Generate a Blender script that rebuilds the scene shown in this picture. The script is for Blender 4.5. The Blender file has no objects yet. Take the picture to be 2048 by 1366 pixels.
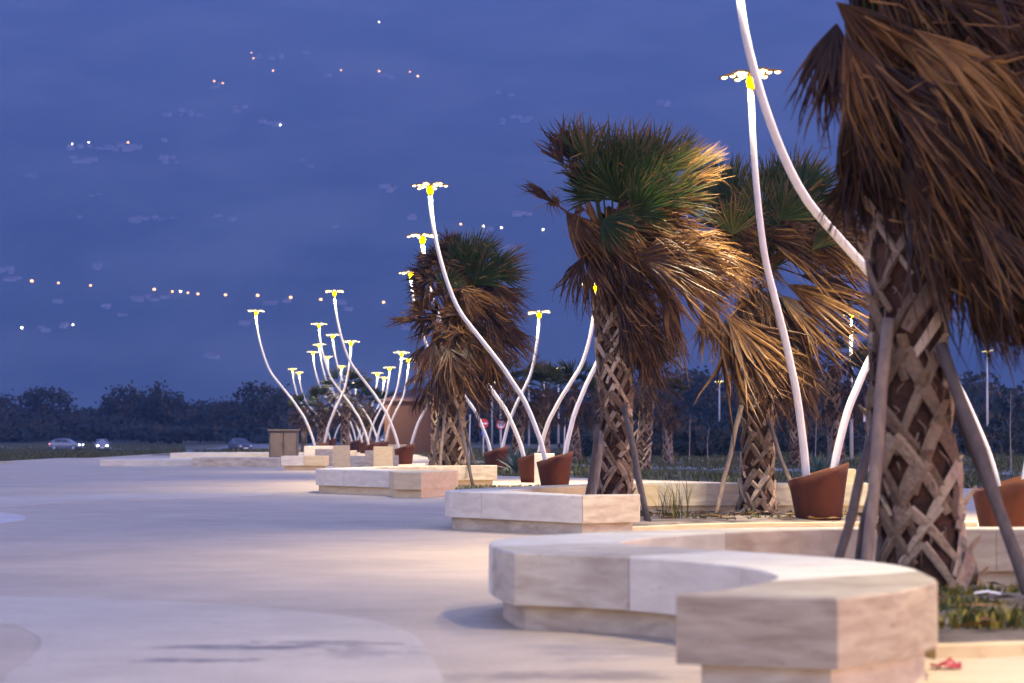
import bpy, math, random
from math import sin, cos, pi, radians, sqrt, atan, exp
from mathutils import Vector, Matrix, noise

random.seed(7)
scene = bpy.context.scene
COL = scene.collection

# ------------------------------------------------------------------ camera
F = 5500.0
HZ = 866.0
CAMZ = 1.25
PITCH = atan((HZ - 683.0) / F)
cam_d = bpy.data.cameras.new("camera")
cam_d.sensor_width = 36.0
cam_d.lens = F / 2048.0 * 36.0
cam_d.clip_start = 0.1
cam_d.clip_end = 40000
cam_d.dof.use_dof = True
cam_d.dof.focus_distance = 50.0
cam_d.dof.aperture_fstop = 2.8
cam = bpy.data.objects.new("camera", cam_d)
cam.location = (0, 0, CAMZ)
cam.rotation_euler = (pi / 2 + PITCH, 0, 0)
COL.objects.link(cam)
scene.camera = cam

# ------------------------------------------------------------------ world, sun, exposure
SUN_EL, SUN_ROT = radians(3.0), radians(90)
world = bpy.data.worlds.new("World")
scene.world = world
world.use_nodes = True
nt = world.node_tree
nt.nodes.clear()
wo = nt.nodes.new("ShaderNodeOutputWorld")
bg = nt.nodes.new("ShaderNodeBackground")
sky = nt.nodes.new("ShaderNodeTexSky")
sky.sky_type = 'NISHITA'
sky.sun_disc = False
sky.sun_elevation = SUN_EL
sky.sun_rotation = SUN_ROT
sky.air_density = 1.0
sky.dust_density = 0.3
sky.ozone_density = 3.0
tint = nt.nodes.new("ShaderNodeMix")
tint.data_type = 'RGBA'
tint.blend_type = 'MULTIPLY'
tint.inputs[0].default_value = 1.0
tint.inputs[7].default_value = (1.88, 0.97, 1.12, 1)      # white balance of the dusk sky
nt.links.new(sky.outputs[0], tint.inputs[6])
nt.links.new(tint.outputs[2], bg.inputs[0])
nt.links.new(bg.outputs[0], wo.inputs[0])
bg.inputs[1].default_value = 0.145

sd = bpy.data.lights.new("sun", 'SUN')
sd.energy = 0.10
sd.angle = radians(25)
sd.color = (0.95, 0.88, 1.0)
sun = bpy.data.objects.new("sun", sd)
sun.rotation_euler = (radians(86), 0, radians(90))
COL.objects.link(sun)

vs = scene.view_settings
vs.view_transform = 'Standard'
vs.look = 'None'
vs.gamma = 1
vs.use_curve_mapping = False
vs.exposure = 3.74
LAMP_W = 74.0
HAZE_D = 1.75e-4

cy = scene.cycles
cy.use_denoising = True
cy.max_bounces = 5
cy.diffuse_bounces = 2
cy.glossy_bounces = 2
cy.transmission_bounces = 3
cy.volume_bounces = 0
cy.sample_clamp_indirect = 4.0
cy.caustics_reflective = False
cy.caustics_refractive = False

# ------------------------------------------------------------------ helpers
def P(px, py, D):
    x = (px - 1024.0) / F
    y = -(py - 683.0) / F
    dy = cos(PITCH) - y * sin(PITCH)
    dz = sin(PITCH) + y * cos(PITCH)
    t = D / dy
    return Vector((x * t, D, CAMZ + dz * t))

def G(px, py, z=0.0):
    a = P(px, py, 1.0) - Vector((0, 0, CAMZ))
    t = (z - CAMZ) / a.z
    return Vector((a.x * t, t, z))

def R(a, b):
    return random.uniform(a, b)

def smooth(a, b, x):
    t = max(0.0, min(1.0, (x - a) / (b - a)))
    return t * t * (3 - 2 * t)

class MB:
    def __init__(s):
        s.v = []; s.f = []; s.m = []; s.t = []
    def add(s, vs, fs, mi=0, tint=0.5):
        o = len(s.v)
        s.v.extend([tuple(p) for p in vs])
        for f in fs:
            s.f.append(tuple(i + o for i in f)); s.m.append(mi); s.t.append(tint)
    def box(s, c, size, rz=0.0, mi=0, bev=0.0, tint=0.5, taper=1.0):
        hx, hy, hz = size[0] / 2, size[1] / 2, size[2] / 2
        b = min(bev, hx * .9, hy * .9, hz * .9)
        rings = []
        if b > 0:
            lv = [(-hz, b), (-hz + b, 0), (hz - b, 0), (hz, b)]
        else:
            lv = [(-hz, 0), (hz, 0)]
        ca, sa = cos(rz), sin(rz)
        vs = []
        for z, ins in lv:
            k = 1.0 + (taper - 1.0) * (z + hz) / (2 * hz)
            X, Y = hx * k - ins, hy * k - ins
            if b > 0:
                pts = [(X, -Y + b), (X, Y - b), (X - b, Y), (-X + b, Y), (-X, Y - b), (-X, -Y + b), (-X + b, -Y), (X - b, -Y)]
            else:
                pts = [(X, -Y), (X, Y), (-X, Y), (-X, -Y)]
            for x, y in pts:
                vs.append((c[0] + x * ca - y * sa, c[1] + x * sa + y * ca, c[2] + z))
        n = 8 if b > 0 else 4
        fs = [tuple(reversed(range(n))), tuple(range((len(lv) - 1) * n, len(lv) * n))]
        for k in range(len(lv) - 1):
            for i in range(n):
                j = (i + 1) % n
                fs.append((k * n + i, k * n + j, (k + 1) * n + j, (k + 1) * n + i))
        s.add(vs, fs, mi, tint)
    def tube(s, pts, rads, n=10, mi=0, tint=0.5, cap=True):
        vs = []; N = len(pts)
        up = Vector((0, 1, 0))
        prev = None
        for i, p in enumerate(pts):
            a = pts[max(0, i - 1)]; b = pts[min(N - 1, i + 1)]
            t = (Vector(b) - Vector(a))
            if t.length < 1e-9: t = Vector((0, 0, 1))
            t.normalize()
            if prev is None:
                u = t.orthogonal().normalized()
            else:
                u = (prev - t * prev.dot(t))
                u = u.normalized() if u.length > 1e-6 else t.orthogonal().normalized()
            prev = u
            w = t.cross(u)
            r = rads[i] if hasattr(rads, '__len__') else rads
            for k in range(n):
                a_ = 2 * pi * k / n
                vs.append(Vector(p) + (u * cos(a_) + w * sin(a_)) * r)
        fs = []
        for i in range(N - 1):
            for k in range(n):
                j = (k + 1) % n
                fs.append((i * n + k, i * n + j, (i + 1) * n + j, (i + 1) * n + k))
        if cap:
            fs.append(tuple(reversed(range(n))))
            fs.append(tuple(range((N - 1) * n, N * n)))
        s.add(vs, fs, mi, tint)
    def lathe(s, c, prof, n=24, mi=0, tint=0.5, sx=1.0, sy=1.0):
        vs = []
        for r, z in prof:
            for k in range(n):
                a = 2 * pi * k / n
                vs.append((c[0] + r * cos(a) * sx, c[1] + r * sin(a) * sy, c[2] + z))
        fs = []
        for i in range(len(prof) - 1):
            for k in range(n):
                j = (k + 1) % n
                fs.append((i * n + k, i * n + j, (i + 1) * n + j, (i + 1) * n + k))
        fs.append(tuple(reversed(range(n))))
        fs.append(tuple(range((len(prof) - 1) * n, len(prof) * n)))
        s.add(vs, fs, mi, tint)
    def prism(s, pts, z0, z1, mi=0, tint=0.5, bev=0.0):
        # pts: counter-clockwise plan outline; triangulated caps
        n = len(pts)
        vs = [(x, y, z0) for x, y in pts]
        if bev > 0:
            ins = inset(pts, bev)
            vs += [(x, y, z1 - bev) for x, y in pts]
            vs += [(x, y, z1) for x, y in ins]
            L = 3
        else:
            vs += [(x, y, z1) for x, y in pts]
            L = 2
        fs = []
        for k in range(L - 1):
            for i in range(n):
                j = (i + 1) % n
                fs.append((k * n + i, k * n + j, (k + 1) * n + j, (k + 1) * n + i))
        from mathutils.geometry import tessellate_polygon
        top = [Vector((v[0], v[1], 0)) for v in vs[(L - 1) * n:]]
        for t in tessellate_polygon([top]):
            t = list(t)
            a, b, c = (top[i] for i in t)
            if (b - a).cross(c - a).z < 0: t.reverse()
            fs.append(tuple((L - 1) * n + i for i in t))
            fs.append(tuple(reversed([i for i in t])))
        s.add(vs, fs, mi, tint)
    def obj(s, name, mats, parent=None, smooth_=False, tint=False):
        me = bpy.data.meshes.new(name)
        me.from_pydata(s.v, [], s.f)
        if not isinstance(mats, (list, tuple)): mats = [mats]
        for m in mats: me.materials.append(m)
        me.polygons.foreach_set("material_index", s.m)
        if smooth_:
            me.polygons.foreach_set("use_smooth", [True] * len(s.f))
        if tint:
            at = me.attributes.new("tint", 'FLOAT', 'FACE')
            at.data.foreach_set("value", s.t)
        me.update()
        o = bpy.data.objects.new(name, me)
        COL.objects.link(o)
        if parent: o.parent = parent
        return o

def inset(pts, d):
    n = len(pts); out = []
    for i in range(n):
        a = Vector(pts[i - 1]); b = Vector(pts[i]); c = Vector(pts[(i + 1) % n])
        e1 = (b - a).normalized(); e2 = (c - b).normalized()
        n1 = Vector((-e1.y, e1.x)); n2 = Vector((-e2.y, e2.x))
        m = (n1 + n2)
        if m.length < 1e-6: m = n1
        m.normalize()
        k = max(0.5, m.dot(n1))
        q = b + m * (d / k)
        out.append((q.x, q.y))
    return out

def empty(name, loc, rz=0.0):
    o = bpy.data.objects.new(name, None)
    o.location = loc; o.rotation_euler = (0, 0, rz)
    o.empty_display_size = 0.2
    COL.objects.link(o)
    return o

def tag(o, label=None, cat=None, group=None, kind=None):
    if label: o["label"] = label
    if cat: o["category"] = cat
    if group: o["group"] = group
    if kind: o["kind"] = kind
    return o

def copy_tree(o, parent=None):
    c = o.copy(); COL.objects.link(c)
    if parent: c.parent = parent
    for ch in list(o.children):
        copy_tree(ch, c)
    return c

# ------------------------------------------------------------------ materials
def new_mat(name):
    m = bpy.data.materials.new(name); m.use_nodes = True
    nt = m.node_tree
    return m, nt, nt.nodes["Principled BSDF"]

def noise_mat(name, c1, c2, scale=5.0, rough=0.7, detail=6.0, bump=0.0, c3=None, scale2=None, stretch=(1, 1, 1), metallic=0.0, lo=0.35, hi=0.65, bscale=None, spec=0.3, coords='Object'):
    m, nt, bs = new_mat(name)
    tc = nt.nodes.new("ShaderNodeTexCoord")
    mp = nt.nodes.new("ShaderNodeMapping")
    mp.inputs['Scale'].default_value = stretch
    nt.links.new(tc.outputs[coords], mp.inputs[0])
    no = nt.nodes.new("ShaderNodeTexNoise")
    no.inputs['Scale'].default_value = scale
    no.inputs['Detail'].default_value = detail
    no.inputs['Roughness'].default_value = 0.65
    nt.links.new(mp.outputs[0], no.inputs['Vector'])
    mr = nt.nodes.new("ShaderNodeMapRange")
    mr.inputs[1].default_value = lo; mr.inputs[2].default_value = hi
    nt.links.new(no.outputs[0], mr.inputs[0])
    mx = nt.nodes.new("ShaderNodeMix"); mx.data_type = 'RGBA'
    mx.inputs[6].default_value = (*c1, 1); mx.inputs[7].default_value = (*c2, 1)
    nt.links.new(mr.outputs[0], mx.inputs[0])
    out = mx.outputs[2]
    if c3 is not None:
        n2 = nt.nodes.new("ShaderNodeTexNoise")
        n2.inputs['Scale'].default_value = scale2 or scale * 0.2
        n2.inputs['Detail'].default_value = 4
        nt.links.new(mp.outputs[0], n2.inputs['Vector'])
        r2 = nt.nodes.new("ShaderNodeMapRange")
        r2.inputs[1].default_value = 0.48; r2.inputs[2].default_value = 0.68
        nt.links.new(n2.outputs[0], r2.inputs[0])
        m2 = nt.nodes.new("ShaderNodeMix"); m2.data_type = 'RGBA'
        m2.inputs[7].default_value = (*c3, 1)
        nt.links.new(out, m2.inputs[6]); nt.links.new(r2.outputs[0], m2.inputs[0])
        out = m2.outputs[2]
    nt.links.new(out, bs.inputs['Base Color'])
    bs.inputs['Roughness'].default_value = rough
    bs.inputs['Metallic'].default_value = metallic
    bs.inputs['Specular IOR Level'].default_value = spec
    if bump > 0:
        bn = nt.nodes.new("ShaderNodeBump"); bn.inputs['Strength'].default_value = bump
        bn.inputs['Distance'].default_value = 0.02
        if bscale:
            n3 = nt.nodes.new("ShaderNodeTexNoise"); n3.inputs['Scale'].default_value = bscale
            nt.links.new(tc.outputs[coords], n3.inputs['Vector'])
            nt.links.new(n3.outputs[0], bn.inputs['Height'])
        else:
            nt.links.new(no.outputs[0], bn.inputs['Height'])
        nt.links.new(bn.outputs[0], bs.inputs['Normal'])
    return m

def plain(name, c, rough=0.5, metallic=0.0, spec=0.5):
    return noise_mat(name, tuple(x * 0.9 for x in c), tuple(min(1, x * 1.08) for x in c), scale=3, rough=rough, metallic=metallic, spec=spec)

def emit_mat(name, c, s):
    m, nt, bs = new_mat(name)
    bs.inputs['Base Color'].default_value = (0.8, 0.8, 0.8, 1)
    bs.inputs['Emission Color'].default_value = (*c, 1)
    bs.inputs['Emission Strength'].default_value = s
    m.cycles.emission_sampling = 'NONE'
    return m

def leaf_mat(name, ca, cb, cc, scale=9.0, transl=0.35, rough=0.55, bump=0.0):
    """tint attribute mixes ca -> cb -> cc; fine streaks from noise"""
    m, nt, bs = new_mat(name)
    at = nt.nodes.new("ShaderNodeAttribute"); at.attribute_name = "tint"
    tc = nt.nodes.new("ShaderNodeTexCoord")
    no = nt.nodes.new("ShaderNodeTexNoise"); no.inputs['Scale'].default_value = scale
    no.inputs['Detail'].default_value = 3
    nt.links.new(tc.outputs['Object'], no.inputs['Vector'])
    ad = nt.nodes.new("ShaderNodeMath"); ad.operation = 'MULTIPLY_ADD'
    nt.links.new(no.outputs[0], ad.inputs[0]); ad.inputs[1].default_value = 0.5
    sb = nt.nodes.new("ShaderNodeMath"); sb.operation = 'SUBTRACT'; sb.inputs[1].default_value = 0.25
    nt.links.new(at.outputs['Fac'], sb.inputs[0])
    nt.links.new(sb.outputs[0], ad.inputs[2])
    cr = nt.nodes.new("ShaderNodeValToRGB")
    cr.color_ramp.elements[0].position = 0.0; cr.color_ramp.elements[0].color = (*ca, 1)
    cr.color_ramp.elements[1].position = 1.0; cr.color_ramp.elements[1].color = (*cc, 1)
    e = cr.color_ramp.elements.new(0.5); e.color = (*cb, 1)
    nt.links.new(ad.outputs[0], cr.inputs[0])
    nt.links.new(cr.outputs[0], bs.inputs['Base Color'])
    bs.inputs['Roughness'].default_value = rough
    bs.inputs['Specular IOR Level'].default_value = 0.2
    if bump:
        bn = nt.nodes.new('ShaderNodeBump'); bn.inputs['Strength'].default_value = bump; bn.inputs['Distance'].default_value = 0.02
        nt.links.new(no.outputs[0], bn.inputs['Height']); nt.links.new(bn.outputs[0], bs.inputs['Normal'])
    if transl > 0:
        tr = nt.nodes.new("ShaderNodeBsdfTranslucent")
        nt.links.new(cr.outputs[0], tr.inputs[0])
        ms = nt.nodes.new("ShaderNodeMixShader"); ms.inputs[0].default_value = transl
        out = nt.nodes["Material Output"]
        nt.links.new(bs.outputs[0], ms.inputs[1]); nt.links.new(tr.outputs[0], ms.inputs[2])
        nt.links.new(ms.outputs[0], out.inputs[0])
    return m

def travertine(name, ca, cb, cdark, sz=5.0, dist=0.4):
    m, nt, bs = new_mat(name)
    tc = nt.nodes.new("ShaderNodeTexCoord")
    mp = nt.nodes.new("ShaderNodeMapping"); mp.inputs['Scale'].default_value = (1.4, 1.4, sz)
    nt.links.new(tc.outputs['Object'], mp.inputs[0])
    n1 = nt.nodes.new("ShaderNodeTexNoise"); n1.inputs['Scale'].default_value = 2.2; n1.inputs['Detail'].default_value = 8
    n1.inputs['Distortion'].default_value = dist
    nt.links.new(mp.outputs[0], n1.inputs['Vector'])
    mr = nt.nodes.new("ShaderNodeMapRange"); mr.inputs[1].default_value = 0.33; mr.inputs[2].default_value = 0.72
    nt.links.new(n1.outputs[0], mr.inputs[0])
    mx = nt.nodes.new("ShaderNodeMix"); mx.data_type = 'RGBA'
    mx.inputs[6].default_value = (*ca, 1); mx.inputs[7].default_value = (*cb, 1)
    nt.links.new(mr.outputs[0], mx.inputs[0])
    # pits
    n2 = nt.nodes.new("ShaderNodeTexNoise"); n2.inputs['Scale'].default_value = 7; n2.inputs['Detail'].default_value = 9; n2.inputs['Roughness'].default_value = 0.75
    mp2 = nt.nodes.new("ShaderNodeMapping"); mp2.inputs['Scale'].default_value = (1.0, 1.0, 3)
    nt.links.new(tc.outputs['Object'], mp2.inputs[0]); nt.links.new(mp2.outputs[0], n2.inputs['Vector'])
    r2 = nt.nodes.new("ShaderNodeMapRange"); r2.inputs[1].default_value = 0.60; r2.inputs[2].default_value = 0.72
    nt.links.new(n2.outputs[0], r2.inputs[0])
    m2 = nt.nodes.new("ShaderNodeMix"); m2.data_type = 'RGBA'; m2.inputs[7].default_value = (*cdark, 1)
    nt.links.new(mx.outputs[2], m2.inputs[6]); nt.links.new(r2.outputs[0], m2.inputs[0])
    nt.links.new(m2.outputs[2], bs.inputs['Base Color'])
    bs.inputs['Roughness'].default_value = 0.6
    bs.inputs['Specular IOR Level'].default_value = 0.3
    bn = nt.nodes.new("ShaderNodeBump"); bn.inputs['Strength'].default_value = 0.25; bn.inputs['Distance'].default_value = 0.01
    nt.links.new(n2.outputs[0], bn.inputs['Height']); nt.links.new(bn.outputs[0], bs.inputs['Normal'])
    return m

M = {}
M['trav'] = travertine('travertine', (0.456, 0.411, 0.291), (0.290, 0.236, 0.160), (0.124, 0.086, 0.059))
M['trav_warm'] = travertine('travertine_warm', (0.504, 0.413, 0.235), (0.413, 0.322, 0.175), (0.245, 0.173, 0.091))  # warm stone, yellowed further to put lamp light into its colour
M['trav_pale'] = travertine('travertine_pale', (0.564, 0.527, 0.400), (0.448, 0.402, 0.300), (0.251, 0.194, 0.137))
M['trav_band'] = travertine('travertine_banded', (0.339, 0.293, 0.200), (0.201, 0.155, 0.103), (0.090, 0.063, 0.041), 9.0, 0.9)
M['white'] = noise_mat('white_paint', (0.432, 0.432, 0.4248), (0.3744, 0.3744, 0.3672), scale=4, rough=0.35, spec=0.4)
M['yellow'] = emit_mat('glowing_yellow_cup', (1.0, 0.70, 0.0), 0.05)
M['yellow'].node_tree.nodes['Principled BSDF'].inputs['Specular IOR Level'].default_value = 0.0
M['yellow'].node_tree.nodes['Principled BSDF'].inputs['Base Color'].default_value = (0.5, 0.36, 0.0, 1)
M['petal'] = plain('bronze_petal', (0.16, 0.075, 0.015), 0.4)
M['led'] = emit_mat('led_panel', (1.0, 0.84, 0.36), 0.28)
M['corten'] = noise_mat('corten_steel', (0.052, 0.014, 0.005), (0.035, 0.009, 0.004), scale=5, rough=0.75, bump=0.3, stretch=(0.900, 0.900, 0.525), c3=(0.077, 0.022, 0.007), scale2=1.7, spec=0.15)
M['soil'] = noise_mat('soil', (0.06, 0.045, 0.033), (0.12, 0.096, 0.075), scale=5, rough=0.95, bump=0.8, c3=(0.18, 0.145, 0.12), scale2=1.3, detail=10)
M['trunk_core'] = noise_mat('palm_fibre', (0.015, 0.0072, 0.0048), (0.042, 0.0168, 0.009), scale=7, rough=0.95, bump=1.0, c3=(0.060, 0.026, 0.010), scale2=2.5, stretch=(1, 1, 2.5))
M['boot'] = leaf_mat('leaf_base', (0.049, 0.030, 0.019), (0.155, 0.110, 0.070), (0.375, 0.297, 0.200), scale=26, transl=0.0, rough=0.85, bump=0.8)
M['green'] = leaf_mat('palm_green', (0.007, 0.017, 0.004), (0.020, 0.042, 0.007), (0.134, 0.075, 0.026), scale=6)
M['brown'] = leaf_mat('palm_brown', (0.006, 0.003, 0.0015), (0.038, 0.0150, 0.0040), (0.20, 0.105, 0.026), scale=8, transl=0.16, rough=0.45)
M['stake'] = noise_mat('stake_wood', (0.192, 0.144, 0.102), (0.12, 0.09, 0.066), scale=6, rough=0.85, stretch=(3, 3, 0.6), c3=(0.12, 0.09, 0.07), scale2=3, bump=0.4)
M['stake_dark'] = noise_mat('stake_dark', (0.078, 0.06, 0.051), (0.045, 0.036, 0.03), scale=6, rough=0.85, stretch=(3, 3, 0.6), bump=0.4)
M['asphalt'] = noise_mat('asphalt', (0.132, 0.129, 0.126), (0.18, 0.174, 0.168), scale=1.5, rough=0.85)
M['gravel'] = noise_mat('gravel', (0.252, 0.24, 0.228), (0.132, 0.126, 0.12), scale=2.5, rough=0.9, c3=(0.12, 0.13, 0.07), scale2=0.6, lo=0.42, hi=0.58)
M['wood'] = noise_mat('cladding', (0.063, 0.024, 0.012), (0.042, 0.0168, 0.0084), scale=3, rough=0.7, stretch=(0.4, 0.4, 10), bump=0.2)
M['wood_lit'] = noise_mat('cladding_lit', (0.13, 0.06175, 0.0325), (0.0975, 0.0455, 0.0247), scale=3, rough=0.7, stretch=(3, 3, 0.4))  # paler copy of the cladding, with light put into the colour
M['roof'] = noise_mat('hut_roof', (0.045, 0.022, 0.020), (0.065, 0.032, 0.026), scale=3, rough=0.8)
M['cab'] = noise_mat('cabinet_panel', (0.09, 0.072, 0.06), (0.066, 0.0528, 0.045), scale=3, rough=0.7)
M['cabdark'] = plain('cabinet_frame', (0.03, 0.027, 0.027), 0.6)
M['dark_metal'] = plain('dark_metal', (0.05, 0.05, 0.055), 0.4, 0.6)
M['galv'] = plain('galvanised', (0.40, 0.41, 0.43), 0.4, 0.4)
M['glass'] = plain('car_glass', (0.02, 0.025, 0.035), 0.08)
M['rubber'] = plain('rubber', (0.015, 0.015, 0.015), 0.8)
M['car_dark'] = plain('car_paint_dark', (0.028, 0.033, 0.052), 0.25)
M['car_silver'] = plain('car_paint_silver', (0.132, 0.156, 0.204), 0.3, 0.2)
M['car_white'] = plain('car_paint_white', (0.168, 0.180, 0.204), 0.3)
M['headlight'] = emit_mat('headlight_on', (1.0, 0.95, 0.7), 0.8)
M['headoff'] = plain('headlight_off', (0.5, 0.5, 0.52), 0.15)
M['tail'] = emit_mat('tail_light_on', (1.0, 0.12, 0.06), 0.25)
M['tailoff'] = plain('tail_light_off', (0.25, 0.01, 0.01), 0.3)
M['red'] = plain('sign_red', (0.60, 0.03, 0.03), 0.4)
M['signwhite'] = plain('sign_white', (0.75, 0.75, 0.75), 0.4)
M['black'] = plain('sign_black', (0.02, 0.02, 0.02), 0.5)
M['blue'] = plain('sign_blue', (0.03, 0.12, 0.50), 0.4)
M['signyellow'] = plain('sign_yellow', (0.80, 0.62, 0.03), 0.4)
M['grass'] = leaf_mat('grass', (0.024, 0.036, 0.0108), (0.051, 0.063, 0.018), (0.144, 0.12, 0.048), scale=1.5, transl=0.2)
M['weed'] = leaf_mat('weed', (0.01925, 0.03025, 0.00825), (0.0495, 0.055, 0.011), (0.231, 0.1815, 0.0165), scale=4, transl=0.2)
M['agave'] = leaf_mat('agave', (0.03, 0.06, 0.05), (0.05, 0.09, 0.075), (0.08, 0.12, 0.1), scale=4, transl=0.1)
M['foliage'] = leaf_mat('scrub', (0.004, 0.006, 0.004), (0.009, 0.012, 0.006), (0.022, 0.018, 0.011), scale=0.5, transl=0.15)
M['bark'] = noise_mat('bark', (0.10, 0.08, 0.065), (0.06, 0.05, 0.04), scale=4, rough=0.9)
M['tinybark'] = noise_mat('pale_bark', (0.26, 0.24, 0.22), (0.16, 0.15, 0.13), scale=4, rough=0.9)
M['litter'] = plain('red_wrapper', (0.24, 0.006, 0.006), 0.35)
M['paper'] = plain('white_plastic', (0.7, 0.7, 0.7), 0.4)
M['house'] = plain('house_wall', (0.219, 0.238, 0.255), 0.8)
M['houseroof'] = plain('house_roof', (0.150, 0.096, 0.077), 0.8)
M['vlamp'] = emit_mat('village_lamp', (1.0, 0.42, 0.08), 0.55)
M['vlampw'] = emit_mat('village_lamp_white', (1.0, 0.92, 0.75), 0.9)

def deck_material(name, c1, c2, stains):
    m, nt, bs = new_mat(name)
    tc = nt.nodes.new("ShaderNodeTexCoord")
    n1 = nt.nodes.new("ShaderNodeTexNoise"); n1.inputs['Scale'].default_value = 0.35; n1.inputs['Detail'].default_value = 9; n1.inputs['Roughness'].default_value = 0.6
    nt.links.new(tc.outputs['Object'], n1.inputs['Vector'])
    mr = nt.nodes.new("ShaderNodeMapRange"); mr.inputs[1].default_value = 0.35; mr.inputs[2].default_value = 0.65
    nt.links.new(n1.outputs[0], mr.inputs[0])
    mx = nt.nodes.new("ShaderNodeMix"); mx.data_type = 'RGBA'
    mx.inputs[6].default_value = (*c1, 1); mx.inputs[7].default_value = (*c2, 1)
    nt.links.new(mr.outputs[0], mx.inputs[0])
    col = mx.outputs[2]
    n2 = nt.nodes.new("ShaderNodeTexNoise"); n2.inputs['Scale'].default_value = 30; n2.inputs['Detail'].default_value = 6
    nt.links.new(tc.outputs['Object'], n2.inputs['Vector'])
    m3 = nt.nodes.new("ShaderNodeMix"); m3.data_type = 'RGBA'; m3.blend_type = 'MULTIPLY'; m3.inputs[0].default_value = 0.35
    r3 = nt.nodes.new("ShaderNodeMapRange"); r3.inputs[1].default_value = 0.3; r3.inputs[2].default_value = 0.7; r3.inputs[3].default_value = 0.6; r3.inputs[4].default_value = 1.1
    nt.links.new(n2.outputs[0], r3.inputs[0]); nt.links.new(col, m3.inputs[6]); nt.links.new(r3.outputs[0], m3.inputs[7])
    col = m3.outputs[2]
    n6 = nt.nodes.new("ShaderNodeTexNoise"); n6.inputs['Scale'].default_value = 5.5; n6.inputs['Detail'].default_value = 3
    nt.links.new(tc.outputs['Object'], n6.inputs['Vector'])
    r6 = nt.nodes.new("ShaderNodeMapRange"); r6.inputs[1].default_value = 0.70; r6.inputs[2].default_value = 0.76; r6.inputs[4].default_value = 0.6
    nt.links.new(n6.outputs[0], r6.inputs[0])
    m6 = nt.nodes.new("ShaderNodeMix"); m6.data_type = 'RGBA'; m6.inputs[7].default_value = (0.17, 0.13, 0.10, 1)
    nt.links.new(col, m6.inputs[6]); nt.links.new(r6.outputs[0], m6.inputs[0])
    n7 = nt.nodes.new("ShaderNodeTexNoise"); n7.inputs['Scale'].default_value = 1.3; n7.inputs['Detail'].default_value = 10; n7.inputs['Roughness'].default_value = 0.75
    nt.links.new(tc.outputs['Object'], n7.inputs['Vector'])
    r7 = nt.nodes.new("ShaderNodeMapRange"); r7.inputs[1].default_value = 0.35; r7.inputs[2].default_value = 0.65; r7.inputs[3].default_value = 0.86; r7.inputs[4].default_value = 1.06
    nt.links.new(n7.outputs[0], r7.inputs[0])
    m7 = nt.nodes.new("ShaderNodeMix"); m7.data_type = 'RGBA'; m7.blend_type = 'MULTIPLY'; m7.inputs[0].default_value = 1.0
    nt.links.new(m6.outputs[2], m7.inputs[6]); nt.links.new(r7.outputs[0], m7.inputs[7])
    col = m7.outputs[2]
    for (sx, sy, rx, ry, amt, cc, nsc) in stains:   # dirt patches with a place of their own
        mp = nt.nodes.new("ShaderNodeMapping"); mp.vector_type = 'POINT'
        mp.inputs['Location'].default_value = (-sx / rx, -sy / ry, 0)
        mp.inputs['Scale'].default_value = (1 / rx, 1 / ry, 0)
        nt.links.new(tc.outputs['Object'], mp.inputs[0])
        ln = nt.nodes.new("ShaderNodeVectorMath"); ln.operation = 'LENGTH'
        nt.links.new(mp.outputs[0], ln.inputs[0])
        n4 = nt.nodes.new("ShaderNodeTexNoise"); n4.inputs['Scale'].default_value = nsc; n4.inputs['Detail'].default_value = 8; n4.inputs['Roughness'].default_value = 0.7
        mps = nt.nodes.new("ShaderNodeMapping"); mps.inputs['Scale'].default_value = (1.0, 1.3, 1)
        nt.links.new(tc.outputs['Object'], mps.inputs[0]); nt.links.new(mps.outputs[0], n4.inputs['Vector'])
        sb = nt.nodes.new("ShaderNodeMath"); sb.operation = 'MULTIPLY_ADD'; sb.inputs[1].default_value = -0.30
        nt.links.new(ln.outputs['Value'], sb.inputs[0]); nt.links.new(n4.outputs[0], sb.inputs[2])
        r4 = nt.nodes.new("ShaderNodeMapRange"); r4.inputs[1].default_value = 0.26; r4.inputs[2].default_value = 0.44; r4.inputs[4].default_value = amt
        nt.links.new(sb.outputs[0], r4.inputs[0])
        m5 = nt.nodes.new("ShaderNodeMix"); m5.data_type = 'RGBA'; m5.inputs[7].default_value = (*cc, 1)
        nt.links.new(col, m5.inputs[6]); nt.links.new(r4.outputs[0], m5.inputs[0])
        col = m5.outputs[2]
    nt.links.new(col, bs.inputs['Base Color'])
    bs.inputs['Roughness'].default_value = 0.62
    bs.inputs['Specular IOR Level'].default_value = 0.35
    bn = nt.nodes.new("ShaderNodeBump"); bn.inputs['Strength'].default_value = 0.15; bn.inputs['Distance'].default_value = 0.01
    nt.links.new(n2.outputs[0], bn.inputs['Height']); nt.links.new(bn.outputs[0], bs.inputs['Normal'])
    return m

def stain(px, py, rx, ry, amt, cc=(0.16, 0.12, 0.09), nsc=2.2):
    g = G(px, py)
    return (g.x, g.y, rx, ry, amt, cc, nsc)

# ------------------------------------------------------------------ terrain
def zground(x, y):
    left = 1 - smooth(-25.0, -20.4, x)
    z = -0.03 - left * 0.60
    z -= left * 0.35 * smooth(220, 360, y)
    far = smooth(330, 700, y)
    z += far * 3.0 * (1 if x < 0 else 1.5)
    z += 0.10 * noise.noise(Vector((x * 0.06, y * 0.04, 0))) * smooth(0, 6, abs(x - 4) - 6) * smooth(90, 120, y)
    return z

def zmount(x, y):
    t = (y - 3300) / 6900.0
    if t <= 0: return 0.0
    rid = 1.0 + 0.16 * noise.noise(Vector((x / 1900.0, y / 2600.0, 3.1))) + 0.05 * noise.noise(Vector((x / 500.0, y / 700.0, 7.7)))
    return 2450.0 * (t ** 1.1) * rid + 28 * noise.noise(Vector((x / 160.0, y / 260.0, 1.0))) * min(1, t * 6) + 3

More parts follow.
